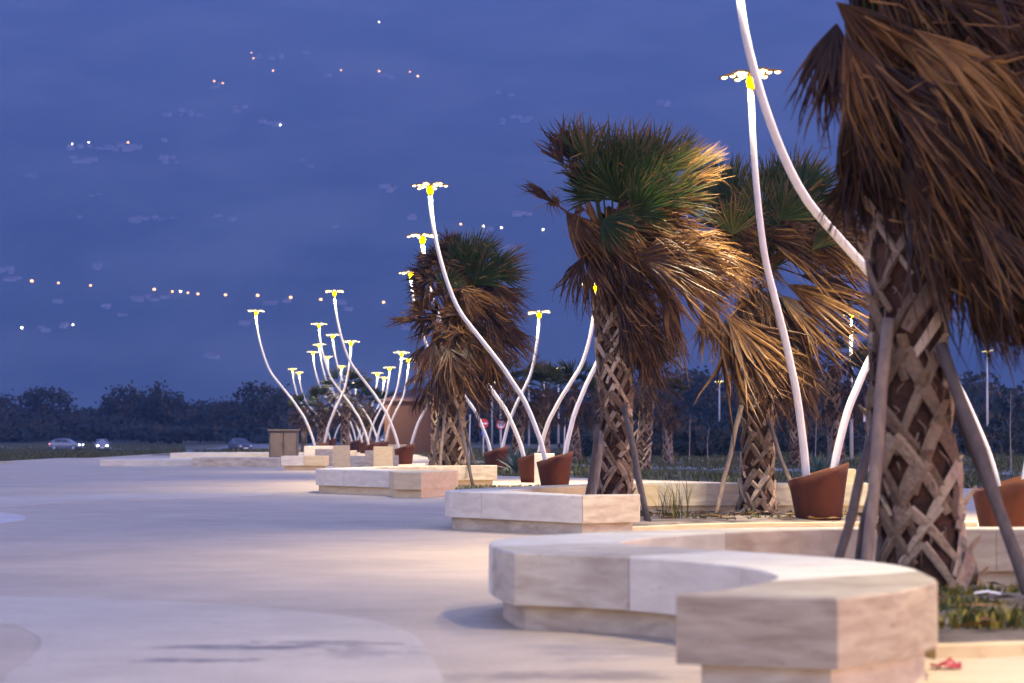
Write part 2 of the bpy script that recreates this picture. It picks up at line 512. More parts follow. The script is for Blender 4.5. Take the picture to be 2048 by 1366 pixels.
def sheet(name, xs, ys, zf, mat, smooth_=True):
    mb = MB()
    vs = [(x, y, zf(x, y)) for y in ys for x in xs]
    n = len(xs)
    fs = [(j * n + i, j * n + i + 1, (j + 1) * n + i + 1, (j + 1) * n + i) for j in range(len(ys) - 1) for i in range(n - 1)]
    mb.add(vs, fs)
    o = mb.obj(name, mat, smooth_=smooth_)
    tag(o, kind='structure')
    return o

xs = [-6000, -4200, -3000, -1800, -1000, -600, -400, -300, -220, -160, -120, -90, -70, -55, -45, -38, -32, -28, -25, -24, -23, -22, -21, -20.4] + [x for x in range(-18, 40, 3)] + [45, 60, 80, 120, 180, 260, 400, 700, 1200, 1800, 3000, 4200, 6000]
ys = [-60, -20, 0] + [y for y in range(10, 200, 10)] + [y for y in range(200, 720, 20)] + [800, 1000, 1300, 1700, 2400, 3400]
M['ground'] = noise_mat('field_ground', (0.0275, 0.0325, 0.014), (0.055, 0.0475, 0.0275), scale=0.25, rough=0.95, detail=10, c3=(0.16, 0.13, 0.08), scale2=0.06, coords='Object')
sheet('ground', xs, ys, zground, M['ground'])
M['mount'] = noise_mat('mountain_side', (0.010, 0.016, 0.010), (0.07, 0.075, 0.05), scale=0.0028, rough=1.0, detail=12, c3=(0.11, 0.11, 0.075), scale2=0.0032, stretch=(1, 0.6, 1.5), spec=0.0)
sheet('hills', [-6000 + 150 * i for i in range(81)], [3300 + 110 * i for i in range(66)], zmount, M['mount'])

# deck (promenade paving) -------------------------------------------------
def gpx(lst, z=0.0):
    return [tuple(G(a, b, z)[:2]) for a, b in lst]

deck_pts = [(-20.0, -12), (26, -12), (26, 52), (15, 58), (8.0, 64), (3.9, 73), (2.4, 76), (-0.5, 80.5), (-2.6, 88), (-3.2, 104), (-3.4, 118), (-4.2, 140), (-6.0, 165), (-12, 178),
            (-19.5, 180), (-19.8, 168), (-21.2, 168), (-21.2, 138), (-22.6, 138), (-22.6, 118), (-20.9, 118), (-20.9, 104), (-20.0, 104)]
M['deck'] = deck_material('promenade_concrete', (0.520, 0.405, 0.262), (0.430, 0.335, 0.220),
    [stain(1130, 1352, 0.9, 0.5, 0.75), stain(700, 1352, 0.4, 0.4, 0.4, nsc=4), stain(1250, 1300, 0.7, 1.2, 0.6, (0.22, 0.18, 0.15)), stain(300, 960, 9, 2.0, 0.35, (0.30, 0.26, 0.24), 1.2)])
mb = MB(); mb.prism(deck_pts, -0.30, 0.0, 0)
deck = mb.obj('promenade_paving', M['deck']); tag(deck, kind='structure')
M['inlay'] = deck_material('paving_inlay_pale', (0.549, 0.450, 0.310), (0.488, 0.397, 0.274),
    [stain(520, 1296, 0.95, 0.30, 0.85, (0.11, 0.09, 0.085), 3.0), stain(640, 1288, 0.7, 0.26, 0.75, (0.12, 0.10, 0.09), 3.7), stain(400, 1322, 0.6, 0.22, 0.8, (0.12, 0.10, 0.09), 4.0), stain(720, 1308, 0.6, 0.5, 0.6, (0.2, 0.16, 0.13), 5.0)])
def bez(pts, n=6):   # closed Catmull-Rom
    out = []; N = len(pts)
    for i in range(N):
        p0, p1, p2, p3 = (Vector(pts[(i + k - 1) % N]) for k in range(4))
        for j in range(n):
            t = j / n
            q = 0.5 * ((2 * p1) + (-p0 + p2) * t + (2 * p0 - 5 * p1 + 4 * p2 - p3) * t * t + (-p0 + 3 * p1 - 3 * p2 + p3) * t ** 3)
            out.append((q.x, q.y))
    return out
def ccw(pts):
    a = sum(pts[i][0] * pts[(i + 1) % len(pts)][1] - pts[(i + 1) % len(pts)][0] * pts[i][1] for i in range(len(pts)))
    return pts if a > 0 else list(reversed(pts))
inl = gpx([(-500, 1185), (-200, 1188), (0, 1193), (200, 1198), (450, 1210), (640, 1227), (760, 1245), (830, 1272), (855, 1305), (880, 1345), (900, 1420), (880, 1600),
           (300, 1700), (-60, 1500), (-10, 1400), (10, 1355), (55, 1322), (82, 1288), (62, 1266), (0, 1249), (-250, 1242), (-600, 1240)])
mb = MB(); mb.prism(ccw(bez(inl, 5)), -0.1, 0.004)
tag(mb.obj('paving_inlay', M['inlay']), kind='structure')
inl2 = gpx([(-900, 1045), (-300, 1030), (0, 1014), (130, 1006), (280, 1000), (520, 992), (520, 987), (280, 988), (0, 992), (-300, 997), (-900, 1005)])
mb = MB(); mb.prism(ccw(bez(inl2, 4)), -0.1, 0.004)
tag(mb.obj('paving_inlay', M['inlay']), kind='structure')
M['whiteinlay'] = deck_material('paving_inlay_white', (0.592, 0.499, 0.399), (0.540, 0.458, 0.370), [])
inl3 = gpx([(-260, 1022), (-60, 1022), (20, 1027), (52, 1036), (20, 1045), (-60, 1050), (-260, 1050)])
mb = MB(); mb.prism(ccw(bez(inl3, 4)), -0.1, 0.0045)
tag(mb.obj('paving_inlay', M['whiteinlay']), kind='structure')

# planting beds: soil sheets inside the benches ---------------------------
def mound(name, pts, h, mat=None):
    mb = MB(); n = len(pts)
    cx = sum(p[0] for p in pts) / n; cyy = sum(p[1] for p in pts) / n
    rings = 7
    vs = [(cx, cyy, h)]
    for r in range(1, rings + 1):
        k = r / rings
        for (x, y) in pts:
            X = cx + (x - cx) * k; Y = cyy + (y - cyy) * k
            z = 0.006 + (h - 0.006) * (1 - k ** 2.5)
            if r < rings: z += 0.03 * noise.noise(Vector((X * 1.7, Y * 1.7, 0))) + 0.012 * noise.noise(Vector((X * 6, Y * 6, 2)))
            vs.append((X, Y, z))
    fs = [(0, 1 + i, 1 + (i + 1) % n) for i in range(n)]
    for r in range(rings - 1):
        for i in range(n):
            a = 1 + r * n + i; b = 1 + r * n + (i + 1) % n
            fs.append((a, a + n, b + n, b))
    mb.add(vs, fs)
    o = mb.obj(name, mat or M['soil'], smooth_=True)
    return tag(o, kind='structure')

bed1 = bez([(1.15, 18.7), (1.9, 17.5), (2.6, 16.4), (4.0, 16.0), (6.2, 16.1), (6.4, 21.2), (4.2, 21.35), (2.4, 21.3), (1.5, 20.6), (1.05, 19.6)], 4)
mound('planting_soil', ccw(bed1), 0.10)
bed2 = bez([(0.2, 36.7), (0.8, 35.1), (1.6, 35.0), (2.2, 36.2), (3.4, 37.2), (5.4, 37.4), (5.8, 40.6), (4.0, 40.9), (2.0, 40.8), (1.0, 39.2)], 4)
mound('planting_soil', ccw(bed2), 0.08)
bed3 = bez([(-3.1, 59.3), (-2.0, 57.5), (-1.0, 56.8), (-0.2, 58.2), (1.0, 60.5), (0.2, 63.0), (-1.2, 62.9), (-2.2, 61.5)], 4)
mound('planting_soil', ccw(bed3), 0.05)

# ------------------------------------------------------------------ stone benches
def bench(name, pts, label, slab_idx=None, top=0.49, warm=None, group='stone benches around the palm beds', sm=1, mat='trav'):
    """pts: ccw plan outline, split into stone slabs by the 'cuts' index list; each slab a part"""
    root = empty(name, (pts[0][0], pts[0][1], 0))
    off = (pts[0][0], pts[0][1])
    loc = [(x - off[0], y - off[1]) for x, y in pts]
    mb = MB(); mb.prism(loc, 0.16, top, 0, bev=0.012)
    mb.obj('seat_slab', M[mat], root)
    mb = MB(); mb.prism(inset(loc, 0.11), 0.0, 0.16, 0)
    mb.obj('plinth', M[mat], root)
    tag(root, label, 'bench', group)
    return root

def band_bench(name, outer, inner, label, mats, top=0.49, group='stone benches around the palm beds', bottom=0.16, plin=0.11):
    """a band between two matched plan curves, cut into stone slabs (parts), mats cycles per slab"""
    ox, oy = outer[0]
    root = empty(name, (ox, oy, 0))
    n = len(outer)
    def seg(a, b, z0, z1, ins, gap, bev, mat, nm):
        A = [Vector(outer[i]) for i in range(a, b + 1)]; B = [Vector(inner[i]) for i in range(a, b + 1)]
        if ins:
            A2 = []; B2 = []
            for p, q in zip(A, B):
                d = (q - p); L = d.length
                k = min(ins, L * 0.3) / L
                A2.append(p + d * k); B2.append(q - d * k)
            A, B = A2, B2
            if a == 0:
                t = (A[1] - A[0]).normalized() * ins; A[0] = A[0] + t
                t = (B[1] - B[0]).normalized() * ins; B[0] = B[0] + t
            if b == n - 1:
                t = (A[-2] - A[-1]).normalized() * ins; A[-1] = A[-1] + t
                t = (B[-2] - B[-1]).normalized() * ins; B[-1] = B[-1] + t
        if gap:
            A[0] = A[0] + (A[1] - A[0]).normalized() * gap; B[0] = B[0] + (B[1] - B[0]).normalized() * gap
            A[-1] = A[-1] + (A[-2] - A[-1]).normalized() * gap; B[-1] = B[-1] + (B[-2] - B[-1]).normalized() * gap
        m = len(A)
        vs = []
        for (p, q) in zip(A, B):
            d = (q - p).normalized() * bev
            for (x, y, z) in ((p.x, p.y, z0), (p.x, p.y, z1 - bev), (p.x + d.x, p.y + d.y, z1), (q.x - d.x, q.y - d.y, z1), (q.x, q.y, z1 - bev), (q.x, q.y, z0)):
                vs.append((x - ox, y - oy, z))
        fs = []
        for i in range(m - 1):
            for k in range(6):
                k2 = (k + 1) % 6
                fs.append((i * 6 + k, i * 6 + k2, (i + 1) * 6 + k2, (i + 1) * 6 + k))
        fs.append(tuple(reversed(range(6)))); fs.append(tuple((m - 1) * 6 + k for k in range(6)))
        mb = MB(); mb.add(vs, fs)
        o = mb.obj(nm, mat, root)
        import bmesh
        bm = bmesh.new(); bm.from_mesh(o.data); bmesh.ops.recalc_face_normals(bm, faces=bm.faces); bm.to_mesh(o.data); bm.free()
        return o
    for k, (a, b, mk) in enumerate(mats):
        seg(a, b, bottom, top, 0, 0.004, 0.010, M[mk], 'seat_slab')
    if bottom > 0.01:
        seg(0, n - 1, 0.0, bottom, plin, 0, 0.001, M['trav' if mats[0][2] == 'trav_band' else mats[0][2]], 'plinth')
    tag(root, label, 'bench', group)
    return root

def resample(pts, n):
    v = [Vector(p) for p in pts]
    # Catmull-Rom open then even resample
    dense = []
    for i in range(len(v) - 1):
        p0 = v[max(0, i - 1)]; p1 = v[i]; p2 = v[i + 1]; p3 = v[min(len(v) - 1, i + 2)]
        for j in range(12):
            t = j / 12
            dense.append(0.5 * ((2 * p1) + (-p0 + p2) * t + (2 * p0 - 5 * p1 + 4 * p2 - p3) * t * t + (-p0 + 3 * p1 - 3 * p2 + p3) * t ** 3))
    dense.append(v[-1])
    L = [0]
    for i in range(1, len(dense)): L.append(L[-1] + (dense[i] - dense[i - 1]).length)
    out = []; k = 0
    for i in range(n):
        s = L[-1] * i / (n - 1)
        while k < len(L) - 2 and L[k + 1] < s: k += 1
        t = (s - L[k]) / max(1e-9, L[k + 1] - L[k])
        q = dense[k].lerp(dense[k + 1], min(1, t))
        out.append((q.x, q.y))
    return out

# near bench: front lobe, concave bay on the left, long back rim
T = lambda px, py: tuple(G(px, py, 0.49)[:2])
o1 = [T(1675, 1196), T(1352, 1188)]                                     # front end of the lobe
bay = [T(1352, 1188), T(1480, 1176), T(1545, 1160), T(1552, 1150), T(1500, 1136), T(1400, 1124), T(1254, 1113), T(1120, 1108), T(1029, 1106)]
lefts = [T(1029, 1106), T(1000, 1099), (-0.16, 19.0), (-0.05, 19.9), (0.45, 20.8), (1.3, 21.7), (2.4, 22.2), (4.05, 22.3), (6.2, 22.0)]
inn = [T(1872, 1165), T(1868, 1156), T(1800, 1131), T(1640, 1113), T(1400, 1098), T(1260, 1089), T(1240, 1085), T(1262, 1080), T(1320, 1073), T(1450, 1064.5), T(1650, 1059), (4.05, 21.72), (6.2, 21.45)]
outer = resample(bay, 30)[:-1] + resample(lefts, 40)
inner_a = resample(inn, 69)
# match the curves by arc length with the tip aligned
def split_match(outer, innpts, ko, tip, n_total):
    a = resample(innpts[:tip + 1], ko + 1)
    b = resample(innpts[tip:], n_total - ko)
    return a[:-1] + b
inner = split_match(outer, inn, 33, 6, len(outer))
B1 = band_bench('stone_bench', outer, inner, 'nearest travertine bench curving round the big palm, with a blunt squared end', [(0, 7, 'trav_band'), (7, 16, 'trav_pale'), (16, 24, 'trav_pale'), (24, 33, 'trav'), (33, 44, 'trav_pale'), (44, 56, 'trav'), (56, len(outer) - 1, 'trav')])
# wedge that closes the squared end between the bay corner, the front corner and the right side
mb = MB()
wx = [T(1352, 1188), T(1675, 1196), T(1872, 1165)]
wx = [(x - outer[0][0], y - outer[0][1]) for x, y in wx]
wl = ccw([wx[0], wx[1], ((wx[1][0] + wx[2][0]) / 2 + 0.05, (wx[1][1] + wx[2][1]) / 2 - 0.06), wx[2]])
mb.prism(wl, 0.16, 0.4895, bev=0.010)
mb.obj('seat_slab', M['trav_band'], B1)
mb = MB(); mb.prism(inset(wl, 0.06), 0.0, 0.158); mb.obj('plinth', M['trav'], B1)

o2 = [(1.56, 33.75), T(1165, 992), (-0.2, 34.9), T(900, 983), (-0.85, 36.6), (-0.2, 38.5), (0.9, 40.7), (2.0, 41.9), (4.3, 42.2), (6.5, 42.0)]
i2 = [(1.60, 34.35), (0.85, 33.95), (0.2, 35.3), (-0.12, 36.5), (0.0, 37.0), (0.6, 38.6), (1.3, 40.2), (2.2, 41.2), (4.3, 41.45), (6.5, 41.3)]
ou = [o2[0], o2[1]]
def lerp2(a, b, n): return [(a[0] + (b[0] - a[0]) * k / n, a[1] + (b[1] - a[1]) * k / n) for k in range(n)]
ou = lerp2(o2[0], o2[1], 4) + lerp2(o2[1], o2[3], 12) + resample(o2[3:], 30)
ii = lerp2(i2[0], i2[1], 4) + lerp2(i2[1], i2[3], 12) + resample(i2[3:], 30)
B2 = band_bench('stone_bench', ou, ii, 'second travertine bench with a sharp corner in front of the middle palm', [(0, 4, 'trav'), (4, 13, 'trav_pale'), (13, 20, 'trav_pale'), (20, 32, 'trav_warm'), (32, 45, 'trav')])
o3 = [(-1.15, 55.2), (-2.25, 52.8), (-2.35, 54.6), (-4.04, 57.3), (-4.1, 59.5), (-3.0, 62.5), (-1.6, 64.6), (-0.35, 65.2)]
ou = lerp2((-1.12, 55.3), (-1.75, 52.9), 4) + lerp2((-1.75, 52.9), (-2.28, 53.2), 3) + lerp2((-2.28, 53.2), (-2.45, 55.0), 3) + lerp2((-2.45, 55.0), (-3.95, 57.2), 6) + resample([(-3.95, 57.2), (-4.15, 58.2), (-3.9, 60.3), (-2.8, 63.0), (-1.6, 64.8), (-0.35, 65.3)], 20)
ii = lerp2((-1.10, 56.4), (-1.5, 56.6), 4) + lerp2((-1.5, 56.6), (-1.9, 57.0), 3) + lerp2((-1.9, 57.0), (-2.3, 57.6), 3) + lerp2((-2.3, 57.6), (-3.1, 59.0), 6) + resample([(-3.1, 59.0), (-3.2, 59.6), (-3.0, 61.0), (-2.2, 62.6), (-1.4, 63.8), (-0.35, 64.4)], 20)
B3 = band_bench('stone_bench', ou, ii, 'third travertine bench with a yellowish rounded end, left of the double-trunk palm', [(0, 10, 'trav_warm'), (10, 14, 'trav_pale'), (14, 22, 'trav_pale'), (22, 29, 'trav'), (29, 35, 'trav')])

def stone(name, px0, px1, D, ytop, ybot, depth, label, cat, group, mat='trav', mat2=None, plinth=False, rz=0.0):
    a = P(px0, ytop, D); b = P(px1, ytop, D)
    h = a.z; z0 = max(0.0, P(px0, ybot, D).z) if not plinth else 0.0
    if z0 < 0.12: z0 = 0.0
    w = b.x - a.x
    root = empty(name, ((a.x + b.x) / 2, D + depth / 2, 0), rz)
    base = 0.15 if plinth else 0.0
    if mat2:
        for k, mm in enumerate((mat, mat2)):
            mb = MB(); mb.box(((k - 0.5) * w / 2, 0, (h + base) / 2), (w / 2 - 0.004, depth, h - base), bev=0.012); mb.obj('slab', M[mm], root)
    else:
        mb = MB(); mb.box((0, 0, (h + base) / 2), (w, depth, h - base), bev=0.012); mb.obj('slab', M[mat], root)
    mb = MB()
    if plinth: mb.box((0, 0, base / 2), (w - 0.22, depth - 0.22, base))
    else: mb.box((0, 0, 0.002), (w + 0.03, depth + 0.03, 0.012))
    mb.obj('plinth' if plinth else 'bedding_joint', M[mat2 or mat], root)
    tag(root, label, cat, group)
    return root

gb = 'far stone benches and low walls'
stone('stone_bench', 562, 653, 92, 912, 937, 1.3, 'short bench of one white and one yellow slab below the leftmost rust pot', 'bench', gb, 'trav_pale', 'trav_warm', plinth=True)
stone('stone_bench', 608, 662, 112, 892, 920, 1.6, 'pale stone bench end behind the leftmost rust pot', 'bench', gb, 'trav_pale', plinth=True)
stone('low_stone_wall', 385, 560, 101, 916, 934, 3.5, 'long low brownish stone wall in front of the grey cabinet', 'low wall', gb, 'trav')
stone('low_stone_wall', 200, 384, 104, 919, 934, 5.0, 'low pale stone step at the left beside the grass', 'low wall', gb, 'trav_pale')
stone('low_stone_wall', 340, 560, 130, 906, 920, 6.0, 'pale low stone step behind the cabinet, level with the dark car', 'low wall', gb, 'trav_pale')
gk = 'upright stone blocks between the rust pots'
stone('stone_block', 667, 698, 96, 891, 937, 0.6, 'yellow-lit upright stone block right of the leftmost rust pot', 'stone block', gk, 'trav_warm')
stone('stone_block', 747, 785, 94, 893, 939, 0.6, 'large beige upright stone block left of the wide rust pot', 'stone block', gk, 'trav_warm')
stone('stone_block', 630, 666, 104, 898, 932, 0.6, 'greyish stone block half hidden by the leftmost rust pot', 'stone block', gk, 'trav')
stone('stone_block', 698, 737, 101, 912, 935, 1.2, 'low grey stone block between the two upright yellow blocks', 'stone block', gk, 'trav')
stone('stone_block', 730, 748, 97.5, 901, 937, 0.8, 'narrow grey stone block touching the large beige block', 'stone block', gk, 'trav')
stone('stone_block', 700, 712, 112, 901, 928, 0.8, 'small grey block in front of the brown pots at the back', 'stone block', gk, 'trav')
stone('stone_block', 776, 812, 120, 889, 922, 0.8, 'pale stone block behind the wide rust pot', 'stone block', gk, 'trav_warm')
stone('stone_block', 785, 796, 100, 911, 935, 0.6, 'bluish grey block tucked against the left of the wide rust pot', 'stone block', gk, 'trav')
a = G(1069, 979)
stone('stone_block', 1069, 1109, 63.5, 907, 978, 0.5, 'grey upright stone block behind the rust pot in the middle', 'stone block', gk, 'trav_pale')
stone('stone_block', 1668, 1712, 41.5, 938, 1060, 0.6, 'warm beige upright block behind the rust pot right of centre', 'stone block', gk, 'trav_warm')
stone('stone_block', 1714, 1734, 46, 965, 1010, 0.6, 'small bluish stone block left of the biggest trunk', 'stone block', gk, 'trav_pale')

# kerbs -------------------------------------------------------------------
def kerb(pts_o, w, h, label):
    pts = resample(pts_o, 16)
    inn_ = []
    for i in range(len(pts)):
        a = Vector(pts[max(0, i - 1)]); b = Vector(pts[min(len(pts) - 1, i + 1)])
        t = (b - a).normalized(); inn_.append((pts[i][0] - t.y * w, pts[i][1] + t.x * w))
    mb = MB(); vs = []
    for p, q in zip(pts, inn_):
        vs += [(p[0], p[1], -0.02), (p[0], p[1], h), (q[0], q[1], h), (q[0], q[1], -0.02)]
    fs = []
    for i in range(len(pts) - 1):
        for k in range(4):
            k2 = (k + 1) % 4
            fs.append((i * 4 + k, (i + 1) * 4 + k, (i + 1) * 4 + k2, i * 4 + k2))
    fs += [(0, 1, 2, 3), tuple(reversed([(len(pts) - 1) * 4 + k for k in range(4)]))]
    mb.add(vs, fs)
    o = mb.obj('kerb', M['trav_warm'])
    return tag(o, label, 'kerb', 'stone kerbs of the palm beds')
kerb([tuple(G(1872, 1318)[:2]), tuple(G(1960, 1316)[:2]), tuple(G(2060, 1312)[:2]), (4.4, 15.7), (6.4, 15.6)], 0.20, 0.07, 'low stone kerb at the right edge beside the nearest bench end')
kerb([(1.45, 34.6), (2.4, 35.8), (3.6, 36.5), (6.2, 36.7)], 0.22, 0.06, 'thin beige kerb in front of the golden-lit palm')

# ------------------------------------------------------------------ corten pots and S-curved lamps
def slant(x, y, r):   # rim rises to +x
    return 0.72 + 0.125 * (x / 0.42)
def make_pot():
    root = empty('rust_planter_pot', (0, 0, 0))
    mb = MB(); n = 40
    rings = []
    for (rb, f, ins) in [(0.30, 0, 0), (0.325, 0.2, 0), (0.36, 0.5, 0), (0.395, 0.8, 0), (0.42, 1.0, 0), (0.405, 1.0, 1), (0.375, 0.78, 1)]:
        ring = []
        for k in range(n):
            a = 2 * pi * k / n
            x, y = rb * cos(a), rb * sin(a)
            h = slant(x / rb * 0.42, y, rb)
            ring.append((x, y, h * f if f <= 1 else h))
        rings.append(ring)
    vs = [p for r in rings for p in r]
    fs = []
    for i in range(len(rings) - 1):
        for k in range(n):
            j = (k + 1) % n
            fs.append((i * n + k, i * n + j, (i + 1) * n + j, (i + 1) * n + k))
    fs.append(tuple(reversed(range(n))))
    mb.add(vs, fs)
    mb.obj('shell', M['corten'], root, smooth_=True)
    mb = MB()
    ring = [(0.376 * cos(2 * pi * k / n), 0.376 * sin(2 * pi * k / n), slant(0.42 * cos(2 * pi * k / n), 0, 0) * 0.80) for k in range(n)]
    mb.add([(0, 0, 0.60)] + ring, [(0, 1 + k, 1 + (k + 1) % n) for k in range(n)])
    mb.obj('soil', M['soil'], root)
    return root

PROF = [(0, 0), (.03, .06), (.075, .12), (.18, .23), (.29, .305), (.40, .375), (.61, .49), (.74, .565), (.83, .65), (.91, .76), (.97, .88), (1, 1)]
def spline_pts(ctrl, n=26):
    r = []
    v = [Vector(c) for c in ctrl]
    for i in range(len(v) - 1):
        p0 = v[max(0, i - 1)]; p1 = v[i]; p2 = v[i + 1]; p3 = v[min(len(v) - 1, i + 2)]
        for j in range(3):
            t = j / 3
            r.append(0.5 * ((2 * p1) + (-p0 + p2) * t + (2 * p0 - 5 * p1 + 4 * p2 - p3) * t * t + (-p0 + 3 * p1 - 3 * p2 + p3) * t ** 3))
    r.append(v[-1]); return r

# shared lamp-head meshes
def petal_mesh(mb, ang, L=0.40, w=0.075, droop=0.05):
    ca, sa = cos(ang), sin(ang)
    st = [(0.05, 0.02, 0.0), (0.14, 0.032, 0.012), (0.24, w * 0.85, 0.02), (0.33, w, 0.012), (L, w * 0.75, -0.005), (L + 0.04, 0.02, -0.015)]
    vs = []
    for r, hw, z in st:
        for (s_, dz) in ((-1, 0), (0, 0.02), (1, 0), (0, -0.02)):
            x, y = r, hw * s_
            vs.append((x * ca - y * sa, x * sa + y * ca, z + dz))
    fs = [(3, 2, 1, 0)]
    for i in range(len(st) - 1):
        for k in range(4):
            k2 = (k + 1) % 4
            fs.append((i * 4 + k, i * 4 + k2, (i + 1) * 4 + k2, (i + 1) * 4 + k))
    o = (len(st) - 1) * 4
    fs.append((o, o + 1, o + 2, o + 3))
    mb.add(vs, fs)
def blob(mb, c, r, h, n=12):
    mb.lathe(c, [(r * 0.35, -h), (r * 0.8, -h * 0.72), (r, -h * 0.3), (r * 0.96, 0.0)], n)

HEADS = []
def make_head_meshes():
    d = {}
    mb = MB(); mb.lathe((0, 0, 0), [(0.052, -0.20), (0.056, -0.195), (0.070, -0.12), (0.072, -0.07), (0.055, -0.02), (0.03, 0.0)], 18)
    d['cup'] = mb.obj('cup', M['yellow'], smooth_=True)
    mb = MB(); mb.lathe((0, 0, 0), [(0.02, -0.02), (0.09, -0.01), (0.10, 0.02), (0.06, 0.05), (0.015, 0.06)], 18)
    d['hub'] = mb.obj('hub', M['petal'], smooth_=True)
    mb = MB(); petal_mesh(mb, 0.0); d['petal'] = mb.obj('petal', M['petal'], smooth_=True)
    mb = MB(); blob(mb, (0.365, 0, -0.008), 0.046, 0.034); blob(mb, (0.25, 0, -0.002), 0.040, 0.030); blob(mb, (0.15, 0, 0.0), 0.035, 0.030)
    d['led'] = mb.obj('led_panel', M['led'], smooth_=True)
    return d
HD = make_head_meshes()
lampdata = bpy.data.lights.new('lamp_glow', 'AREA')
lampdata.shape = 'DISK'; lampdata.size = 0.24
lampdata.energy = LAMP_W; lampdata.color = (1.0, 0.83, 0.57)
try: lampdata.spread = radians(120)
except Exception: pass

def add_head(root, loc, rz, tilt=(0, 0), sc=1.0, light=True, parts=True):
    """lamp head = cup, hub, six petals, each with its led panel; loc local to root"""
    def put(src, parent, m):
        o = src.copy(); COL.objects.link(o); o.parent = parent; o.matrix_local = m; return o
    base = Matrix.Translation(loc) @ Matrix.Rotation(tilt[0], 4, 'X') @ Matrix.Rotation(tilt[1], 4, 'Y') @ Matrix.Scale(sc, 4)
    put(HD['cup'], root, base)
    put(HD['hub'], root, base @ Matrix.Translation((0, 0, 0.015)))
    for k in range(6):
        m = base @ Matrix.Rotation(rz + k * pi / 3, 4, 'Z') @ Matrix.Translation((0, 0, 0.02))
        p = put(HD['petal'], root, m)
        put(HD['led'], p, Matrix.Identity(4))
    if light:
        l = bpy.data.objects.new('lamp_glow', lampdata); COL.objects.link(l); l.parent = root
        l.matrix_local = base @ Matrix.Translation((0, 0, -0.055))
        l.visible_camera = True

def lamp_post(base, head, label, group, seed=0, light=True, r0=0.057, r1=0.043, straight=False, n=14, sc=1.0):
    rnd = random.Random(seed)
    root = empty('street_lamp', base)
    d = head - base
    z0 = 0.20 * sc
    if straight:
        pts = [Vector((0, 0, 0)), Vector((0, 0, d.z * .5)), Vector((0, 0, d.z - z0))]
        rad = [r0, r0 * .85, r1]
    else:
        ctrl = []
        for a, b in PROF:
            ctrl.append((d.x * a, d.y * a, (d.z - z0) * b))
        pts = spline_pts(ctrl)
        pts[-1] = Vector((d.x, d.y, d.z - z0))
        m = len(pts)
        rad = [r0 + (r1 - r0) * i / (m - 1) for i in range(m)]
    mb = MB(); mb.tube(pts, rad, n=n)
    mb.obj('pole', M['white'], root, smooth_=True)
    add_head(root, Vector((d.x, d.y, d.z)), rnd.uniform(0, 1), (rnd.uniform(-.12, -.03), rnd.uniform(-.10, .06)), sc, light)
    tag(root, label, 'street lamp', group)
    return root

# pot list: (centre px, depth, base exit px left/right, left head px, right head px, left depth offset, labels)
pot0 = make_pot()
POTS = [
 (2020, 30.5, (1996, 2050), (1472, -108), (2290, 60), -1.6, 0, 'rust pot cut off by the right edge of the photo', 'thick white pole sweeping up past the top edge, in front of the golden palm', 'white lamp of the rightmost pot, leaning out of the picture'),
 (1637, 38.0, (1613, 1664), (1502, 150), (1835, 316), -0.6, 0.6, 'large rust pot right of centre, behind the nearest bench', 'tall white lamp with a bright starry head, left of the biggest palm', 'white lamp bending right from the large pot, head hidden by the big palm'),
 (1110, 62.0, (1092, 1128), (860, 372), (1243, 480), 0, 0.4, 'rust pot in the middle with a grey block behind it', 'tall white S-curved lamp crossing in front of the double-trunk palm', 'white lamp bending right behind the middle palm trunk'),
 (1066, 69.5, (1049, 1076), (845, 472), (1192, 570), 0, 0, 'rust pot just left of the middle pot, partly behind it', 'white lamp whose head peeks out left of the double-trunk palm top', 'white lamp curving right, head tucked in the middle palm skirt'),
 (992, 90.0, (982, 1004), (822, 545), (1078, 625), 0, 0, 'rust pot on the grass edge right of the double-trunk palm', 'white lamp with its head among the dry leaves of the double-trunk palm', 'white lamp standing clear between the two large palms'),
 (809, 110.0, (798, 821), (669, 583), (905, 655), 0, 0, 'rust pot left of the double-trunk palm, in front of the brown hut', 'tallest white lamp of the left cluster', 'white lamp bending right into the double-trunk palm'),
 (639, 125.0, (630, 648), (512, 622), (702, 683), 0, 0, 'leftmost rust pot beside the grey cabinet', 'leftmost white lamp, standing alone against the blue mountain', 'white lamp crossing over the cluster from the leftmost pot'),
 (745, 138.0, (738, 752), (638, 648), (803, 705), 0, 0, 'rust pot showing just left of the large beige block', 'second highest lamp head of the left cluster', 'right-leaning lamp of the cluster with the higher head of the right pair'),
 (764, 152.0, (757, 770), (666, 670), (817, 718), 0, 0, 'rust pot rim above the large beige block', 'lamp of the cluster whose head touches the tallest pole', 'right-leaning lamp whose head touches the double-trunk palm skirt'),
 (731, 168.0, (725, 736), (639, 689), (779, 735), 0, 0, 'small distant rust pot between the stone blocks', 'cluster lamp with its head directly under the second highest one', 'small right-leaning lamp left of the right pair'),
 (710, 182.0, (704, 715), (626, 704), (755, 746), 0, 0, 'small distant rust pot left of the others in the row', 'cluster lamp with the lowest left head of the three stacked', 'small right-leaning lamp with the lowest clear head'),
 (717, 205.0, (712, 722), (655, 714), (768, 755), 0, 0, 'far rust pot hidden in the row behind the blocks', 'tiny lamp head seen between two cluster poles', 'tiny far lamp head at the right above the brown palms'),
 (648, 222.0, (645, 652), (585, 738), (683, 732), 0, 0, 'far rust pot behind the leftmost pot', 'left one of the two low lamp heads over the dark trees', 'small lamp head above the clump of far palms'),
 (664, 240.0, (661, 668), (598, 745), (713, 766), 0, 0, 'farthest rust pot behind the far palms', 'right one of the two low lamp heads over the dark trees', 'farthest lamp head sunk in the clump of far palms'),
]
gp, gl, gr_ = 'rust coloured steel pots with lamps', 'left-leaning white S-curved lamps', 'right-leaning white S-curved lamps'
